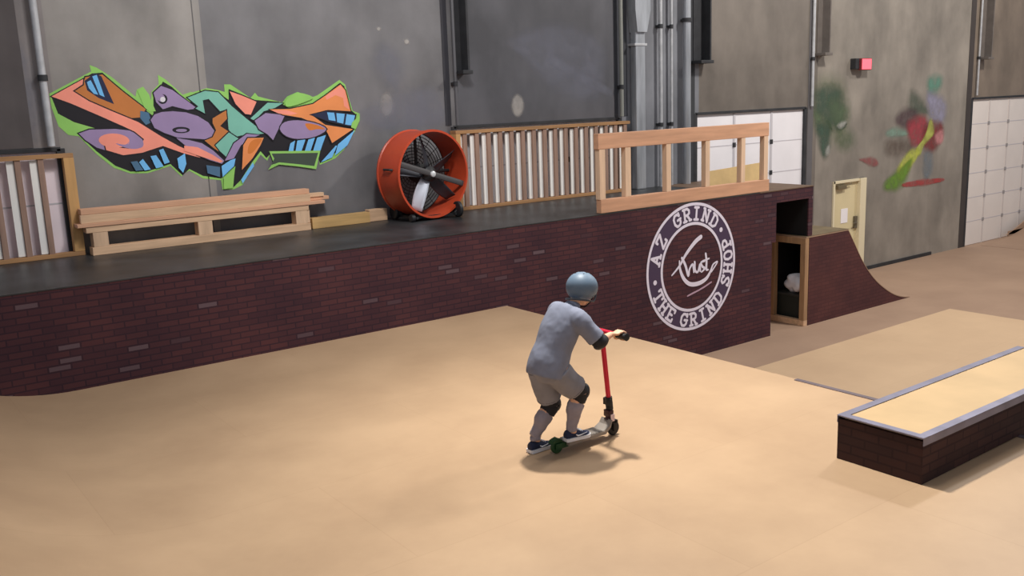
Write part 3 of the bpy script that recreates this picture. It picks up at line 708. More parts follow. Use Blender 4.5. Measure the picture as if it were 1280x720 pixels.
bm = B(); box(bm, (QX0, FACE_Y, LOW + .001), (QX0 + .09, QD - .02, LOW + .09), .004); obj('bottom_plate', bm, M_pine, qp)
bm = B(); box(bm, (13.02, FACE_Y + .02, LOW + .002), (13.04, QD - .02, QT - .02)); box(bm, (QX0 + .1, QD - .028, LOW + .002), (13.02, QD - .021, QT - .02)); box(bm, (QX0 + .1, FACE_Y + .021, LOW + .002), (13.02, FACE_Y + .03, QT - .02)); obj('shade_lining', bm, M_black, qp)  # black sheets stand in for the shade inside the ramp
# stored inside
cr = empty('storage_crate', (12.35, 8.95, LOW), 'dark crate stored inside the open end of the quarter pipe', 'crate')
bm = B()
cx0, cx1, cy0, cy1, ct = 12.14, 12.62, 8.68, 9.24, -.80
box(bm, (cx0, cy0, LOW + .001), (cx1, cy1, LOW + .03)); 
for a in ((cx0, cy0, cx0 + .02, cy1), (cx1 - .02, cy0, cx1, cy1), (cx0, cy0, cx1, cy0 + .02), (cx0, cy1 - .02, cx1, cy1)): box(bm, (a[0], a[1], LOW + .02), (a[2], a[3], ct), .003)
obj('crate_body', bm, mat('dark plastic', (.02, .025, .022), .5), cr)
bm = B(); box(bm, (cx0 - .012, cy0 - .01, ct - .04), (cx1 + .01, cy1 + .01, ct), .006); obj('crate_lid', bm, mat('dark lid', (.03, .032, .03), .5), cr)
bm = B(); vs = blob(bm, (12.33, 8.95, -.66), (.19, .235, .155), seg=32, rings=20)
for v in bm.verts:
    n = noise.noise(v.co * 9) * .06; d = (v.co - Vector((12.33, 8.95, -.66))).normalized(); v.co += d * n
    v.co.z = max(v.co.z, ct + .001)
tag(obj('plastic_bag', bm, mat('white plastic bag', srgb(240, 240, 248), .5), loc=(12.33, 8.95, ct), smooth=True, angle=60), 'crumpled white plastic bag on the crate inside the quarter pipe', 'bag')

# ------------------------------------------------------------------ far right ramp
fr = empty('bank_ramp', (22.8, 10, LOW), 'low plywood ramp rising in front of the rightmost white roller door', 'ramp')
pr = [(21.0, LOW + .001), (21.0, LOW + .004)] + [(21.0 + 3.2 * k / 20, LOW + .004 + .62 * (k / 20) ** 2.6) for k in range(1, 21)] + [(25.6, LOW + .63), (25.6, LOW + .001)]
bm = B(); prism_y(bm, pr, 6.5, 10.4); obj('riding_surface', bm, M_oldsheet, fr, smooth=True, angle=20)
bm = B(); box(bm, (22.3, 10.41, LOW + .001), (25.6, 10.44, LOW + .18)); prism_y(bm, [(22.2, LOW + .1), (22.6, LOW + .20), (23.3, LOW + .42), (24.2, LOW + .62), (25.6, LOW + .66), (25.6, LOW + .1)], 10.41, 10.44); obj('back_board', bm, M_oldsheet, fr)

# ------------------------------------------------------------------ grind box
GX0, GX1, GY0, GY1, GZ = 5.055, 7.46, 2.77, 3.35, .292
GD = GX1 + 2.6
gb = empty('grind_box', (5.9, 3.06, 0), 'low brick sided box with pale top and steel edging on the tan deck', 'skate box')
def bz(x): return 0.002 if x <= 6.303 else max(bank_z(x), LOW) + .004 if x < XB else LOW + .004
zb = lambda x: GZ if x <= GX1 else GZ - (x - GX1) * .62
bot = [(GX0, .002), (6.29, .009), (6.31, .009)] + [(6.32 + (XB - 6.32) * k / 12, bz(6.32 + (XB - 6.32) * k / 12) + .006) for k in range(13)] + [(GD, LOW + .006)]
bm = B(); prism_y(bm, bot + [(GD, max(zb(GD), LOW + .03) - .02), (GX1, GZ - .02), (GX0, GZ - .02)], GY0, GY1)
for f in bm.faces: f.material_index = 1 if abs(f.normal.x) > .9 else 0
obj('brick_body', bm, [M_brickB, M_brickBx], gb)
bm = B(); prism_y(bm, [(GX0 + .03, GZ - .02), (GX0 + .03, GZ), (GX1, GZ), (GD, zb(GD)), (GD, zb(GD) - .02), (GX1, GZ - .02)], GY0 + .03, GY1 - .03); obj('top_sheet', bm, M_lid, gb)
ang = .052
for y0, y1 in ((GY0 - .004, GY0 + ang), (GY1 - ang, GY1 + .004)):
    bm = B(); prism_y(bm, [(GX0 - .004, GZ - .001), (GX0 - .004, GZ + .006), (GX1, GZ + .006), (GD, zb(GD) + .006), (GD, zb(GD) - .001), (GX1, GZ - .001)], y0, y1)
    yo = GY0 if y0 < GY0 + .01 else GY1
    prism_y(bm, [(GX0 - .004, GZ - .045), (GX0 - .004, GZ), (GX1, GZ), (GD, zb(GD)), (GD, zb(GD) - .045), (GX1, GZ - .045)], yo - .004 if yo == GY0 else yo, yo if yo == GY0 else yo + .004)
    obj('steel_edge', bm, M_angle, gb)
bm = B(); box(bm, (GX0 - .006, GY0 - .003, GZ - .001), (GX0 + .05, GY1 + .003, GZ + .007)); obj('end_edge', bm, M_angle, gb)

# ------------------------------------------------------------------ slatted stud walls standing on the platform
def stud_wall(x0, x1, n, label, post_left, post_right, z1=1.99, y0=WALL_Y - .16, y1=WALL_Y - .03, pitch_w=.075, end_w=.11, bw=.06, tail=.12):
    o = empty('stud_wall', ((x0 + x1) / 2, (y0 + y1) / 2, TOP), label, 'stud wall')
    bm = B(); box(bm, (x0, y0 - .012, z1 - .045), (x1, y1, z1), .004); obj('top_plate', bm, M_plate, o)
    bm = B(); box(bm, (x0, y0 - .012, TOP + .001), (x1, y1, TOP + .045), .004); obj('bottom_plate', bm, M_plate, o)
    for k in range(n):
        x = x0 + .12 + (x1 - x0 - .12 - tail - (end_w if post_right else 0)) * k / (n - 1)
        bm = B(); box(bm, (x, y0, TOP + .045), (x + pitch_w * .42, y1, z1 - .045), .003)
        s = obj('stud', bm, M_stud, o)
        bm = B(); box(bm, (x - bw, y0 + .03, TOP + .05), (x - .002, y0 + .05, z1 - .05 - random.random() * .02), .002)
        p = obj('white_batten', bm, M_studpale, s); p['label'] = 'white painted batten'
    for flag, xa in ((post_left, x0), (post_right, x1 - end_w)):
        if flag:
            bm = B(); box(bm, (xa, y0 - .014, TOP + .046), (xa + end_w, y1 + .002, z1 - .046), .004); obj('end_post', bm, mat('golden post', srgb(196, 152, 98), .65, 0, .1, 5, stretch=(4, 4, .4)), o)
    return o
stud_wall(-.6, 2.20, 12, 'slatted timber stud wall standing at the left edge before a roller door', False, True, z1=1.99, pitch_w=.13, end_w=.10, bw=.072, y0=WALL_Y - .11, tail=.24)
stud_wall(6.90, 10.08, 16, 'long slatted timber stud wall standing between orange fan and wooden railing', True, False, z1=1.99, pitch_w=.15, end_w=.07, bw=.062)

# ------------------------------------------------------------------ wooden railing frame
rl = empty('wooden_railing', (9.45, FACE_Y + .08, TOP), 'open peach timber frame standing upright on the platform edge above the emblem', 'railing')
ry0, ry1 = FACE_Y + .015, FACE_Y + .105
bm = B(); box(bm, (7.80, ry0, 1.725), (11.10, ry1, 1.915), .006); obj('top_rail', bm, M_rail, rl)
bm = B(); box(bm, (7.83, ry0, TOP + .004), (11.12, ry1, 1.10), .006); obj('bottom_rail', bm, M_rail, rl)
for x, w in ((7.82, .095), (8.26, .095), (9.00, .085), (9.76, .085), (10.50, .085), (11.00, .09)):
    bm = B(); box(bm, (x, ry0 + .004, 1.10), (x + w, ry1 - .004, 1.725), .004); obj('post', bm, M_rail_v, rl)

# ------------------------------------------------------------------ lumber bench
lf = empty('lumber_frame', (3.5, 10.35, TOP), 'low pale timber frame on the platform carrying the stacked boards', 'timber frame')
fy0, fy1 = 10.33, 10.47
def lx(px, py): return on_y(px, py, fy0)
bm = B(); box(bm, (2.24, fy0, TOP + .001), (4.70, fy1, TOP + .085), .004); obj('bottom_rail', bm, M_pine, lf)
bm = B(); box(bm, (2.20, fy0, 1.165), (4.69, fy1, 1.225), .004); obj('top_rail', bm, M_pine, lf)
for x, w in ((2.26, .15), (3.36, .16), (4.52, .15)):
    bm = B(); box(bm, (x, fy0 + .003, TOP + .085), (x + w, fy1 - .003, 1.165), .004); obj('upright', bm, M_pine_v, lf)
bm = B(); box(bm, (4.67, fy0 + .01, TOP + .09), (4.70, fy1 - .02, 1.16), .003); obj('end_cap', bm, M_pine_v, lf)
GB = 'boards stacked on the low timber frame'
for n, (x0, x1, z0, h, yo, ln, lab) in enumerate([
    (2.12, 4.90, 1.227, .038, -.01, .16, 'lowest long board of the stack on the low timber frame'),
    (2.16, 4.72, 1.266, .090, .00, .06, 'thick front board with a dark knot in the stack'),
    (2.30, 5.00, 1.266, .040, .075, .10, 'long board sticking out furthest right behind the thick front one'),
    (2.42, 4.93, 1.307, .045, .072, .09, 'upper rear board ending right of the topmost one'),
    (2.17, 4.72, 1.358, .058, .01, .13, 'topmost board of the stack beneath the graffiti')]):
    bm = B(); box(bm, (x0, fy0 + yo, z0), (x1, fy0 + yo + ln, z0 + h), .004, rot=Matrix.Rotation(math.radians((0, 0, .25, -.3, .35)[n]), 3, 'Z'))
    o = obj('timber_board', bm, M_pine if n % 2 else M_rail, loc=((x0 + x1) / 2, fy0 + yo + ln / 2, z0)); tag(o, lab, 'board', GB)
bm = B(); 
tag(obj('timber_plank', (lambda b: (box(b, (4.74, 10.37, TOP + .001), (5.52, 10.50, 1.055), .005), b)[1])(B()), mat('golden plank', srgb(204, 166, 110), .65, 0, .12, 5, stretch=(.4, 4, 4)), loc=(5.1, 10.43, TOP)), 'golden timber lying flat between the lumber frame and the fan', 'plank')
tag(obj('timber_block', (lambda b: (box(b, (5.535, 10.41, TOP + .001), (5.79, 10.53, 1.075), .006), b)[1])(B()), M_pine, loc=(5.7, 10.35, TOP)), 'short timber block on the platform behind the orange fan base', 'block')
# plywood sheet behind the railing
bm = B(); box(bm, (10.73, 9.40, TOP + .004), (11.97, 9.42, 1.265), .002, rot=Matrix.Rotation(math.radians(-8), 3, 'X'), pivot=(11.3, 9.41, TOP + .004))
for v in bm.verts:
    if v.co.z > 1.1 and v.co.x < 11.2: v.co.z -= .05
tag(obj('plywood_sheet', bm, mat('golden plywood', srgb(206, 176, 124), .6, 0, .1, 4), loc=(11.3, 9.41, TOP)), 'golden plywood offcut leaning behind right end of the wooden railing', 'board')

# ------------------------------------------------------------------ drum fan
fc = Vector((6.20, 9.90, TOP + .57)); ax = Vector((.10, -1, 0)).normalized(); FR = .535
fan = empty('drum_fan', (fc.x, fc.y + .2, TOP), 'large orange drum fan standing on the black platform top', 'fan')
M_or = mat('orange fan enamel', srgb(190, 72, 42), .38, 0, .08, 4); M_blade = mat('fan blade metal', (.055, .058, .07), .45, .4, .1, 5); M_blade_lit = mat('lit fan blade metal', (.50, .53, .60), .45, .2, .1, 5); M_fdark = mat('fan black', (.02, .02, .022), .5)  # blade metal in two copies: caught light painted pale, shade painted dark
DL = .46
bm = B(); lathe(bm, [(-DL, FR - .012), (-DL, FR + .012), (-DL + .02, FR + .014), (-DL + .03, FR), (-.03, FR), (-.02, FR + .014), (0, FR + .012), (0, FR - .014), (-.03, FR - .016), (-DL + .02, FR - .014)], fc, ax, 72, True); drum = obj('drum', bm, M_or, fan, smooth=True)
a_, b_ = frame_for(ax, Vector((0, 0, 1)))
def fp(ang, r, h): return fc + ax * h + (a_ * math.cos(ang) + b_ * math.sin(ang)) * r
# side with larger -x
sgn = -1 if b_.x > 0 else 1
bm = B(); tube(bm, [fp(sgn * PI / 2 * .90, FR + .002, -.30), fp(sgn * PI / 2 * .90, FR + .03, -.28), fp(sgn * PI / 2 * .90, FR + .03, -.15), fp(sgn * PI / 2 * .90, FR + .002, -.13)], .014, 10); obj('carry_handle', bm, M_fdark, drum, smooth=True)
bm = B(); lathe(bm, [(-.20, .03), (-.20, .085), (-.08, .095), (-.05, .06), (-.03, .03)], fc, ax, 32); hub = obj('hub', bm, M_fdark, fan, smooth=True)
bm = B(); lathe(bm, [(-.035, .012), (-.035, .036), (-.012, .036), (-.004, .022)], fc, ax, 24); obj('hub_cap', bm, mat('pale hub cap', (.75, .76, .78), .4, .3), hub, smooth=True)
LIT_BLADE = 0
for k in range(5):
    a0 = math.radians(-32 + 72 * k) * sgn
    bm = B(); rows = []
    for i in range(9):
        r = .075 + (FR - .05 - .075) * i / 8; w = .12 + .06 * math.sin(PI * min(1, i / 8 * 1.1) * .75); tw = math.radians(58 - 26 * i / 8)
        row = []
        for j in range(7):
            s = (j / 6 - .5) * w
            da = s * math.sin(tw) / r if r > .02 else 0
            row.append(fp(a0 + PI + da + .12 * i / 8, r, -.13 + s * math.cos(tw) * .8 - .015 * (1 - (2 * j / 6 - 1) ** 2)))
        rows.append([bm.verts.new(p) for p in row])
    for i in range(8):
        for j in range(6): bm.faces.new((rows[i][j], rows[i + 1][j], rows[i + 1][j + 1], rows[i][j + 1]))
    bl = obj('blade', bm, M_blade_lit if k == LIT_BLADE else M_blade, fan, smooth=True, angle=60)
    if k == LIT_BLADE: bl['label'] = 'blade painted paler for the light it catches, pointing down left'
    s = bl.modifiers.new('thick', 'SOLIDIFY'); s.thickness = .006
bm = B(); tube(bm, [fp(math.radians(72) * sgn, FR - .014, -.045), fp(0, 0, -.045), fp(math.radians(72) * sgn + PI, FR - .014, -.045)], [(.036, .012)] * 3, 10, ref=(0, 0, 1)); obj('support_bar', bm, mat('bar steel', (.085, .08, .082), .5, .2), fan)
bm = B(); lathe(bm, [(-DL + .06, .03), (-DL + .06, .11), (-.24, .12), (-.22, .05)], fc, ax, 32); tube(bm, [fp(PI * .5, FR - .014, -DL + .1), fp(-PI * .5, FR - .014, -DL + .1)], .02, 10); tube(bm, [fp(0, FR - .014, -DL + .1), fp(PI, FR - .014, -DL + .1)], .02, 10); obj('motor', bm, M_fdark, fan, smooth=True)
bm = B()
for q in range(1, 14):
    pts = [fp(2 * PI * k / 36, (FR - .02) * q / 13, -DL + .02) for k in range(36)]
    tube(bm, pts, .005, 6, closed=True, ref=ax)
for k in range(20): tube(bm, [fp(2 * PI * k / 20, .05, -DL + .02), fp(2 * PI * k / 20, FR - .01, -DL + .02)], .004, 6)
obj('rear_guard', bm, M_fdark, fan)  # rings and spokes packed dense to stand in for shade inside the drum
bm = B()
for h in (-.06, -DL + .08):
    tube(bm, [fp(PI - .55, FR + .012, h), fp(PI - .3, FR + .018, h), fp(PI, FR + .016, h), fp(PI + .3, FR + .018, h), fp(PI + .55, FR + .012, h)], .014, 8)
box(bm, (fc.x - .30, fc.y - .02, TOP + .035), (fc.x - .27, fc.y + .50, TOP + .065)); box(bm, (fc.x + .27, fc.y - .02, TOP + .035), (fc.x + .30, fc.y + .50, TOP + .065))
box(bm, (fc.x - .30, fc.y + .03, TOP + .035), (fc.x + .30, fc.y + .06, TOP + .06)); box(bm, (fc.x - .30, fc.y + .38, TOP + .035), (fc.x + .30, fc.y + .41, TOP + .06))
obj('stand', bm, M_fdark, fan)
for dx, dy, r in ((.34, .02, .10), (-.33, .03, .05), (-.33, .46, .10), (.34, .46, .10)):
    bm = B(); c = Vector((fc.x + dx, fc.y + dy, TOP + r + .001)); lathe(bm, [(-.025, r * .4), (-.025, r * .9), (-.018, r), (.018, r), (.025, r * .9), (.025, r * .4)], c, (1, 0, 0), 28)
    tube(bm, [c, (fc.x + dx * .82, c.y, TOP + .05)], .012, 8); obj('wheel', bm, M_fdark, fan, smooth=True)

# ------------------------------------------------------------------ kick scooter
SY = 4.64
RWX, FWX = 3.768, 4.285
M_red = mat('red anodised bar', srgb(206, 36, 62), .35, .2, .06, 4); M_green = mat('dark green wheel', srgb(34, 74, 40), .45); M_grip = mat('black grip', (.012, .012, .013), .6)
M_deck = mat('grey scooter deck', srgb(152, 142, 132), .6, .1, .12, 8)
sc = empty('kick_scooter', (4.04, SY, 0), 'red and black kick scooter with grey deck under the child in grey', 'scooter')
wr = .052
for x, m, nm in ((RWX, M_green, 'dark green rear wheel'), (FWX, M_grip, 'black front wheel')):
    bm = B(); lathe(bm, [(-.012, .022), (-.012, wr - .008), (-.006, wr), (.006, wr), (.012, wr - .008), (.012, .022)], (x, SY, wr + .001), (0, 1, 0), 32)
    w = obj('wheel', bm, m, sc, smooth=True); w['label'] = nm
    bm = B(); lathe(bm, [(-.016, .004), (-.016, .02), (.016, .02), (.016, .004)], (x, SY, wr + .001), (0, 1, 0), 20); obj('wheel_core', bm, M_green if x == RWX else M_steel_dark, w, smooth=True)
bm = B(); prof_d = [(RWX + .062, .050), (RWX + .062, .078), (4.15, .078), (4.20, .105), (4.225, .14), (4.235, .135), (4.215, .085), (4.17, .050)]
prism_y(bm, prof_d, SY - .056, SY + .056); bmesh.ops.bevel(bm, geom=[e for e in bm.edges if abs(e.verts[0].co.y - e.verts[1].co.y) < 1e-4], offset=.004, segments=2, affect='EDGES')
dk2 = obj('deck', bm, M_deck, sc)
bm = B(); box(bm, (RWX + .07, SY - .052, .0785), (4.14, SY + .052, .081)); obj('grip_tape', bm, mat('grip tape', srgb(128, 120, 112), .95, 0, .15, 60), dk2)
bm = B()
for s in (-1, 1): box(bm, (RWX - .025, SY + s * .022 - .005, .035), (RWX + .10, SY + s * .022 + .005, .074), .003)
prism_y(bm, [(RWX + .040, .074), (RWX + .0, .112), (RWX - .045, .100), (RWX - .055, .078), (RWX - .05, .080), (RWX - .04, .094), (RWX, .105), (RWX + .035, .070)], SY - .024, SY + .024)
obj('rear_brake', bm, M_green, sc)
BZ = .778
st0, st1 = Vector((4.255, SY, .20)), Vector((4.192, SY, BZ))
bm = B(); tube(bm, [Vector((4.268, SY, .10)), st0 + (st1 - st0) * .04], [.024, .022], 16, ref=(1, 0, 0)); box(bm, (4.255, SY - .034, .098), (4.292, SY + .034, .125), .005)
for s in (-1, 1): box(bm, (4.262, SY + s * .028 - .006, .040), (4.302, SY + s * .028 + .006, .12), .004)
fk = obj('fork', bm, M_grip, sc, smooth=True)
bm = B(); box(bm, (4.222, SY - .03, .15), (4.268, SY + .03, .20), .008); tube(bm, [(4.23, SY, .12), (4.262, SY, .15)], .026, 14); obj('head_tube', bm, mat('dark plum head tube', (.05, .015, .02), .4, .2), sc, smooth=True)
bm = B(); box(bm, (4.234, SY - .035, .118), (4.27, SY - .030, .17), .002); obj('decal', bm, mat('pale fork decal', srgb(226, 200, 200), .5), sc)
bm = B(); tube(bm, [st0, st0 + (st1 - st0) * .16], .026, 16, ref=(1, 0, 0)); box(bm, (st0.x - .03, SY - .036, .235), (st0.x - .012, SY + .036, .285), .004); obj('clamp', bm, M_grip, sc, smooth=True)
bm = B(); tube(bm, [st0 + (st1 - st0) * .14, st1], .0175, 18, ref=(1, 0, 0)); tube(bm, [(4.192, SY - .225, BZ), (4.192, SY + .225, BZ)], .0165, 16)
obj('handlebar', bm, M_red, sc, smooth=True)
for s in (-1, 1):
    bm = B(); lathe(bm, [(0, .012), (0, .020), (.11, .020), (.114, .026), (.120, .026), (.124, .012)] if True else [], (4.192, SY + s * .13, BZ), (0, s, 0), 20); obj('grip', bm, M_grip, sc, smooth=True)

# ------------------------------------------------------------------ the rider
kid = empty('person', (3.82, 4.66, 0), 'child in grey shirt, helmet, knee and elbow pads riding the scooter', 'person')
M_skin = mat('skin', srgb(222, 172, 140), .55, 0, .04, 12); M_shirt = mat('heather grey cotton', srgb(122, 126, 142), .9, 0, .07, 14); M_short = mat('grey shorts cotton', srgb(130, 129, 136), .9, 0, .08, 12)
M_sock = mat('long grey socks', srgb(150, 142, 150), .85, 0, .06, 20); M_pad = mat('black pad nylon', (.012, .012, .016), .7); M_cap = mat('black pad cap', (.02, .02, .026), .35)
M_helm = mat('matt blue grey helmet', srgb(98, 116, 134), .5, 0, .04, 6); M_shoe = mat('navy knit shoe', srgb(38, 44, 70), .8, 0, .1, 30); M_sole = mat('white sole', srgb(234, 234, 238), .6); M_hair = mat('dark brown hair', (.03, .018, .012), .7, 0, .2, 30)
V = Vector
pel = V((3.735, 4.66, .60)); chest = V((3.845, 4.655, .85)); nk = V((3.955, 4.655, .985)); hd = V((4.035, 4.655, 1.085))
hR, kR, aR = V((3.755, 4.595, .575)), V((3.925, 4.575, .418)), V((3.868, 4.60, .165))
hL, kL, aL = V((3.725, 4.725, .565)), V((3.812, 4.745, .312)), V((3.682, 4.765, .105))
sR, eR, wR = V((3.885, 4.515, .925)), V((3.985, 4.435, .778)), V((4.122, 4.462, .800))
sL, eL, wL = V((3.925, 4.795, .930)), V((4.065, 4.865, .785)), V((4.142, 4.80, .806))
bm = B()
def limb(pts, rad, seg=16, k=5, ref=(0, 0, 1)):
    p, r = spline(pts, rad, k); tube(bm, p, r, seg, ref=ref)
limb([pel - V((.0, 0, .06)), pel, (pel + chest) / 2, chest, (chest + nk) / 2 + V((0, 0, .01)), nk - V((.01, 0, .01))], [(.085, .09), (.095, .115), (.082, .10), (.095, .12), (.075, .105), (.045, .05)], 20, ref=(1, 0, 0))
limb([nk - V((.02, 0, .04)), nk, nk + V((.03, 0, .05))], [.042, .038, .038])
for h, k_, a in ((hR, kR, aR), (hL, kL, aL)):
    limb([h + V((0, 0, .03)), (h * .6 + k_ * .4), k_ * .9 + h * .1, k_, k_ * .6 + a * .4 - V((.012, 0, 0)), a * .85 + k_ * .15, a - V((.0, 0, .03))], [.082, .070, .056, .052, .050, .033, .034])
for s, e, w in ((sR, eR, wR), (sL, eL, wL)):
    limb([s + (nk - s) * .35, s, s * .5 + e * .5, e, e * .6 + w * .4, w], [.045, .042, .034, .030, .028, .019])
# head: skull, jaw, nose, ears
face = V((.80, .34, -.26)).normalized()       # looks ahead and a little down
sidev = face.cross(V((0, 0, 1))).normalized(); upv = sidev.cross(face)
RH = Matrix((face, -sidev, upv)).transposed()
def hp(f, l, u): return hd + RH @ V((f, l, u))
blob(bm, hp(0, 0, .012), (.088, .074, .088), RH); blob(bm, hp(.028, 0, -.045), (.058, .052, .055), RH); blob(bm, hp(.088, 0, -.018), (.014, .010, .016), RH)
for s in (-1, 1): blob(bm, hp(-.004, s * .075, -.012), (.015, .007, .023), RH)
# hands: palm, four curled fingers and a thumb round each grip
BARZ = BZ
for s, w in ((-1, wR), (1, wL)):
    gy = SY + s * .185 if s < 0 else SY + .175
    g = V((4.192, gy, BARZ))
    palm = g + V((-.032, 0, .022))
    limb([w, (w + palm) / 2, palm, palm + V((.018, 0, .012))], [(.014, .020), (.013, .027), (.013, .033), (.011, .032)], 14, ref=(0, 0, 1))
    for j, ln in enumerate((.92, 1.0, .96, .82)):
        yy_ = gy + (-.0255 + .017 * j) * (1)
        R_ = .0315 * (.94 + .06 * ln)
        arc = [V((4.192 + R_ * math.cos(t), yy_, BARZ + R_ * math.sin(t))) for t in [math.radians(q) for q in (125, 85, 45, 5, -40, -40 - 45 * ln)]]
        limb(arc, [.0085, .0085, .008, .0078, .0072, .006], 10, 3, ref=(0, 1, 0))
    tb_y = gy + (.036 if s < 0 else -.036)
    limb([w * .3 + palm * .7 + V((0, .015 * (-s), -.006)), V((4.168, tb_y, BARZ + .004)), V((4.178, tb_y, BARZ - .022)), V((4.198, tb_y, BARZ - .030))], [.012, .0095, .0085, .0065], 10, 3, ref=(0, 1, 0))
body = obj('body', bm, M_skin, kid); remesh(body, .0048, 4)
# eyes and mouth
M_eye = mat('eye dark', (.02, .015, .012), .2)
for s in (-1, 1):
    bm = B(); blob(bm, hp(.080, s * .028, .008), (.008, .010, .006), RH, 12, 8); obj('eye', bm, M_eye, kid, smooth=True)
bm = B(); blob(bm, hp(.084, 0, -.052), (.006, .020, .0045), RH, 12, 8); obj('mouth', bm, mat('lips', srgb(176, 96, 90), .5), kid, smooth=True)
# hair showing under the helmet
bm = B(); blob(bm, hp(-.022, 0, -.006), (.080, .080, .062), RH); hair = obj('hair', bm, M_hair, kid, smooth=True)
# helmet
bm = B(); blob(bm, hp(-.006, 0, .022), (.118, .106, .102), RH, 40, 24)
for v in list(bm.verts):
    l = RH.transposed() @ (v.co - hd)
    lim = -.070 if l.x < .0 else -.070 + .073 * min(1, l.x / .06)
    if l.z < lim:
        v.co = hd + RH @ V((l.x * .97, l.y * .97, lim))
helm = obj('helmet', bm, M_helm, kid, smooth=True, angle=50)
bm = B(); ptsr = []
for k in range(36):
    t = 2 * PI * k / 36; x_, y_ = .108 * math.cos(t) - .006, .096 * math.sin(t); lim = -.070 if x_ < 0 else -.070 + .073 * min(1, x_ / .06)
    ptsr.append(hp(x_, y_, lim))
tube(bm, ptsr, .006, 8, closed=True, ref=upv); obj('helmet_rim', bm, mat('dark rim', (.03, .035, .045), .5), helm, smooth=True)
M_vent = mat('vent dark', (.035, .04, .05), .7)
for f, u in ((-.02, .118), (-.055, .106), (.02, .118)):
    for s in (-1, 1):
        bm = B(); blob(bm, hp(f, s * .030, u), (.013, .005, .005), RH, 12, 8); obj('vent', bm, M_vent, helm, smooth=True)
bm = B(); 
for s in (-1, 1): tube(bm, [hp(.0, s * .086, -.02), hp(.02, s * .068, -.065), hp(.035, s * .02, -.108)], .005, 8)
tube(bm, [hp(.035, -.02, -.108), hp(.035, .02, -.108)], .006, 8); obj('chin_strap', bm, M_pad, helm, smooth=True)
# T-shirt: torso with a flared hem and short wide sleeves
bm = B()
hem = V((3.700, 4.66, .555))
p, r = spline([hem + V((.006, 0, .0)), pel + V((-.008, 0, .03)), (pel + chest) / 2 + V((-.012, 0, .015)), chest + V((-.012, 0, 0)), (chest + nk) / 2 + V((-.014, 0, .02)), nk + V((-.022, 0, -.012)), nk + V((.004, 0, .034))],
              [(.118, .150), (.126, .150), (.116, .142), (.118, .150), (.100, .142), (.060, .082), (.045, .050)], 6); tube(bm, p, r, 28, ref=(1, 0, 0))
for s, e, w in ((sR, eR, wR), (sL, eL, wL)):
    p, r = spline([s + (nk - s) * .55 - V((.02, 0, .02)), s, s * .5 + e * .5, s * .12 + e * .88], [.070, .068, .062, .066], 5); tube(bm, p, r, 20)
shirt = obj('t_shirt', bm, M_shirt, kid); remesh(shirt, .0065, 8); crumple(shirt, .016, .13)
# shorts
bm = B()
p, r = spline([pel + V((-.002, 0, .06)), pel + V((-.002, 0, 0)), pel + V((.004, 0, -.07))], [(.098, .128), (.106, .138), (.090, .118)], 5); tube(bm, p, r, 24, ref=(1, 0, 0))
for h, k_ in ((hR, kR), (hL, kL)):
    p, r = spline([h + V((-.004, 0, .02)), h * .6 + k_ * .4 + V((-.006, 0, 0)), h * .18 + k_ * .82], [.096, .090, .086], 6); tube(bm, p, r, 20)
shorts = obj('shorts', bm, M_short, kid); remesh(shorts, .0065, 5); crumple(shorts, .012, .10)
bm = B()
# trim line at the leg hems
for h, k_ in ((hR, kR), (hL, kL)):
    c = h * .24 + k_ * .76; d = (k_ - h).normalized(); a1, b1 = frame_for(d, V((0, 1, 0)))
    tube(bm, [c + (a1 * math.cos(2 * PI * q / 28) + b1 * math.sin(2 * PI * q / 28)) * .0835 for q in range(28)], .0035, 6, closed=True, ref=d)
obj('hem_stitch', bm, mat('hem grey', srgb(104, 104, 112), .9), shorts, smooth=True)
for k_, h, a in ((kR, hR, aR), (kL, hL, aL)):
    # knee pad: sleeve plus hard cap in front
    bm = B(); mid = V((.02, 0, 0)); p, r = spline([k_ + (h - k_).normalized() * .070, k_ + (h - k_).normalized() * .03, k_, k_ + (a - k_).normalized() * .035, k_ + (a - k_).normalized() * .07], [.058, .062, .062, .060, .054], 4); tube(bm, p, r, 20)
    kp = obj('knee_pad', bm, M_pad, kid, smooth=True, angle=60)
    bm = B(); fdir = ((k_ - h).normalized() - (a - k_).normalized()); fdir = V((1, -.15, -.1)).normalized()
    blob(bm, k_ + fdir * .038, (.036, .044, .055), fdir.to_track_quat('X', 'Z').to_matrix(), 20, 14); obj('knee_cap', bm, M_cap, kp, smooth=True)
for e, s, w in ((eR, sR, wR), (eL, sL, wL)):
    bm = B(); p, r = spline([e + (s - e).normalized() * .055, e, e + (w - e).normalized() * .055], [.044, .050, .036], 5); tube(bm, p, r, 20)
    ep = obj('elbow_pad', bm, M_pad, kid, smooth=True, angle=60)
    bm = B(); blob(bm, e + V((-.006, 0, -.030)), (.040, .030, .024), None, 20, 14); obj('elbow_cap', bm, M_cap, ep, smooth=True)
for k_, a in ((kR, aR), (kL, aL)):
    bm = B(); p, r = spline([k_ * .72 + a * .28, k_ * .55 + a * .45 - V((.014, 0, 0)), a * .7 + k_ * .3 - V((.006, 0, 0)), a + V((0, 0, .02)), a - V((0, 0, .02))], [.056, .058, .045, .038, .038], 5); tube(bm, p, r, 18)
    so = obj('sock', bm, M_sock, kid); remesh(so, .006, 3); crumple(so, .010, .035)
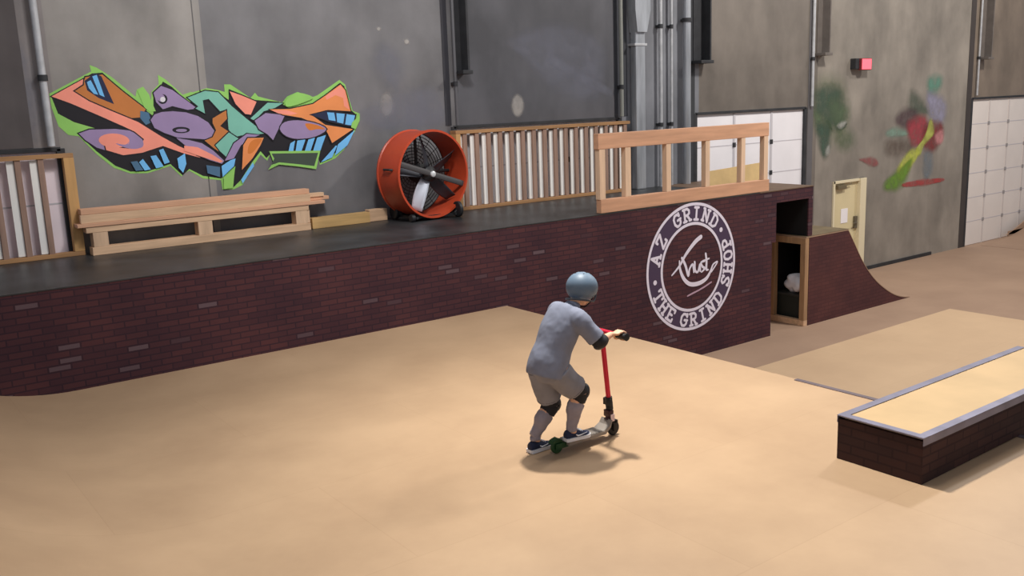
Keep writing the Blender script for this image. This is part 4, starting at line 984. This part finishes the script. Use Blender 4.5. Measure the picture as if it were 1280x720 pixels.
# shoes
def shoe(a, sole_z, dirv, pitch=0):
    d = V((dirv[0], dirv[1], 0)).normalized(); Rm = Matrix((d, V((-d.y, d.x, 0)), V((0, 0, 1)))).transposed() @ Matrix.Rotation(math.radians(pitch), 3, 'Y')
    heel = V((a.x, a.y, sole_z)) - d * .058
    def q(x, y, z): return heel + Rm @ V((x, y, z))
    st = [(0, .026, .0), (.012, .031, 0), (.05, .032, 0), (.10, .033, .0), (.145, .038, 0), (.178, .035, .003), (.198, .022, .008)]
    def shell(bm, zs, grow=0.0):
        rings = []
        for (x, w, lift), (z0, z1, tw) in zip(st, zs):
            ring = []
            for k in range(16):
                t = 2 * PI * k / 16; yy = (w + grow) * math.cos(t); zz = (z0 + z1) / 2 + (z1 - z0) / 2 * math.sin(t)
                if math.sin(t) > 0: yy *= 1 - tw * math.sin(t)
                ring.append(bm.verts.new(q(x, yy, zz + lift)))
            rings.append(ring)
        for A_, B_ in zip(rings, rings[1:]):
            for k in range(16): bm.faces.new((A_[k], A_[(k + 1) % 16], B_[(k + 1) % 16], B_[k]))
        bm.faces.new(rings[0][::-1]); bm.faces.new(rings[-1]); bmesh.ops.recalc_face_normals(bm, faces=bm.faces)
    bm = B(); shell(bm, [(.012, .066, .25), (.010, .082, .3), (.010, .086, .35), (.010, .070, .4), (.010, .050, .35), (.010, .040, .3), (.012, .030, .2)])
    up = obj('shoe', bm, M_shoe, kid); m_ = up.modifiers.new('s', 'SUBSURF'); m_.levels = m_.render_levels = 2
    for p_ in up.data.polygons: p_.use_smooth = True
    bm = B(); out = [q(x, w + .004, 0) for x, w, l in st] + [q(.206, .0, 0)] + [q(x, -w - .004, 0) for x, w, l in st[::-1]]
    lo = [bm.verts.new(p_ + V((0, 0, .001))) for p_ in out]; hi = [bm.verts.new(p_ + Rm @ V((0, 0, .024))) for p_ in out]
    bm.faces.new(lo[::-1]); bm.faces.new(hi)
    for k in range(len(lo)): bm.faces.new((lo[k], lo[(k + 1) % len(lo)], hi[(k + 1) % len(lo)], hi[k]))
    bmesh.ops.recalc_face_normals(bm, faces=bm.faces); obj('sole', bm, M_sole, up)
    bm = B()
    for k in range(4): tube(bm, [q(.085 + .016 * k, -.018, .074 - .008 * k), q(.088 + .016 * k, 0, .082 - .008 * k), q(.085 + .016 * k, .018, .074 - .008 * k)], .0028, 6)
    obj('laces', bm, M_sole, up, smooth=True)
    for sd in (-1, 1):
        pts2 = [(.070, .036, .044), (.085, .0375, .034), (.105, .0385, .036), (.135, .0405, .042), (.160, .038, .046)]
        bm = B(); tube(bm, [q(x, sd * y * .98, z) for x, y, z in pts2], [.0030, .0055, .0048, .0032, .0015], 6); obj('swoosh', bm, M_sole, up, smooth=True)
    bm = B(); c = q(.052, 0, .083); tube(bm, [c + (Rm @ V((.030 * math.cos(2 * PI * k / 20), .024 * math.sin(2 * PI * k / 20), -.004 * math.cos(2 * PI * k / 20)))) for k in range(20)], .006, 8, closed=True, ref=(0, 0, 1)); obj('collar', bm, M_sock, up, smooth=True)
shoe(aR, .0815, (1, -.10)); shoe(aL, .002, (1, .05))

# ------------------------------------------------------------------ light
def area(name, loc, target, size, power, col=(1, .93, .82)):
    l = bpy.data.lights.new(name, 'AREA'); l.shape = 'DISK'; l.size = size; l.energy = power; l.color = col
    o = bpy.data.objects.new(name, l); C.objects.link(o); o.location = loc
    o.rotation_euler = (V(target) - V(loc)).to_track_quat('-Z', 'Y').to_euler(); return o
def spot(name, loc, target, angle, blend, size, power, col=(1, .93, .84)):
    l = bpy.data.lights.new(name, 'SPOT'); l.spot_size = math.radians(angle); l.spot_blend = blend; l.shadow_soft_size = size; l.energy = power; l.color = col
    o = bpy.data.objects.new(name, l); C.objects.link(o); o.location = loc
    o.rotation_euler = (V(target) - V(loc)).to_track_quat('-Z', 'Y').to_euler(); return o
spot('high_bay_or_fill_light', (4.7, 5.45, 5.1), (4.6, 2.9, 0), 122, 1, .15, 1560, (1, .965, .90))
spot('wall_fill_light', (4.2, 6.2, 6.0), (4.9, 10.6, 2.0), 84, .9, .3, 520, (1, .97, .95))  # added fill spot that brightens the wall and lumber, no fixture there
area('high_bay_or_fill_light', (4.0, 4.6, 7.0), (6.0, 10.4, .9), 2.2, 190, (1, .98, .96))  # added broad fill for wall, timber and brick, not a bay lamp
area('high_bay_or_fill_light', (13.0, 5.6, 7.2), (13.2, 7.6, 0), .9, 520, (1, .95, .89))
area('high_bay_or_fill_light', (20.5, 6.0, 7.2), (20.5, 8.4, 0), .9, 330, (1, .93, .86))

w = bpy.data.worlds.new('World'); bpy.context.scene.world = w; w.use_nodes = True
w.node_tree.nodes['Background'].inputs[0].default_value = (.86, .90, 1, 1); w.node_tree.nodes['Background'].inputs[1].default_value = .33

# ------------------------------------------------------------------ camera
cd = bpy.data.cameras.new('Camera'); cam = bpy.data.objects.new('Camera', cd); C.objects.link(cam)
cd.sensor_width = 36; cd.lens = F_PX / 1280 * 36; cd.clip_start = .05; cd.clip_end = 200
R = Matrix((RM[0], tuple(-v for v in RM[1]), tuple(-v for v in RM[2]))).transposed()
cam.matrix_world = Matrix.Translation(EYE) @ R.to_4x4()
s = bpy.context.scene; s.camera = cam
s.view_settings.view_transform = 'Standard'; s.view_settings.look = 'None'; s.view_settings.gamma = 1; s.view_settings.exposure = 0; s.view_settings.use_curve_mapping = False
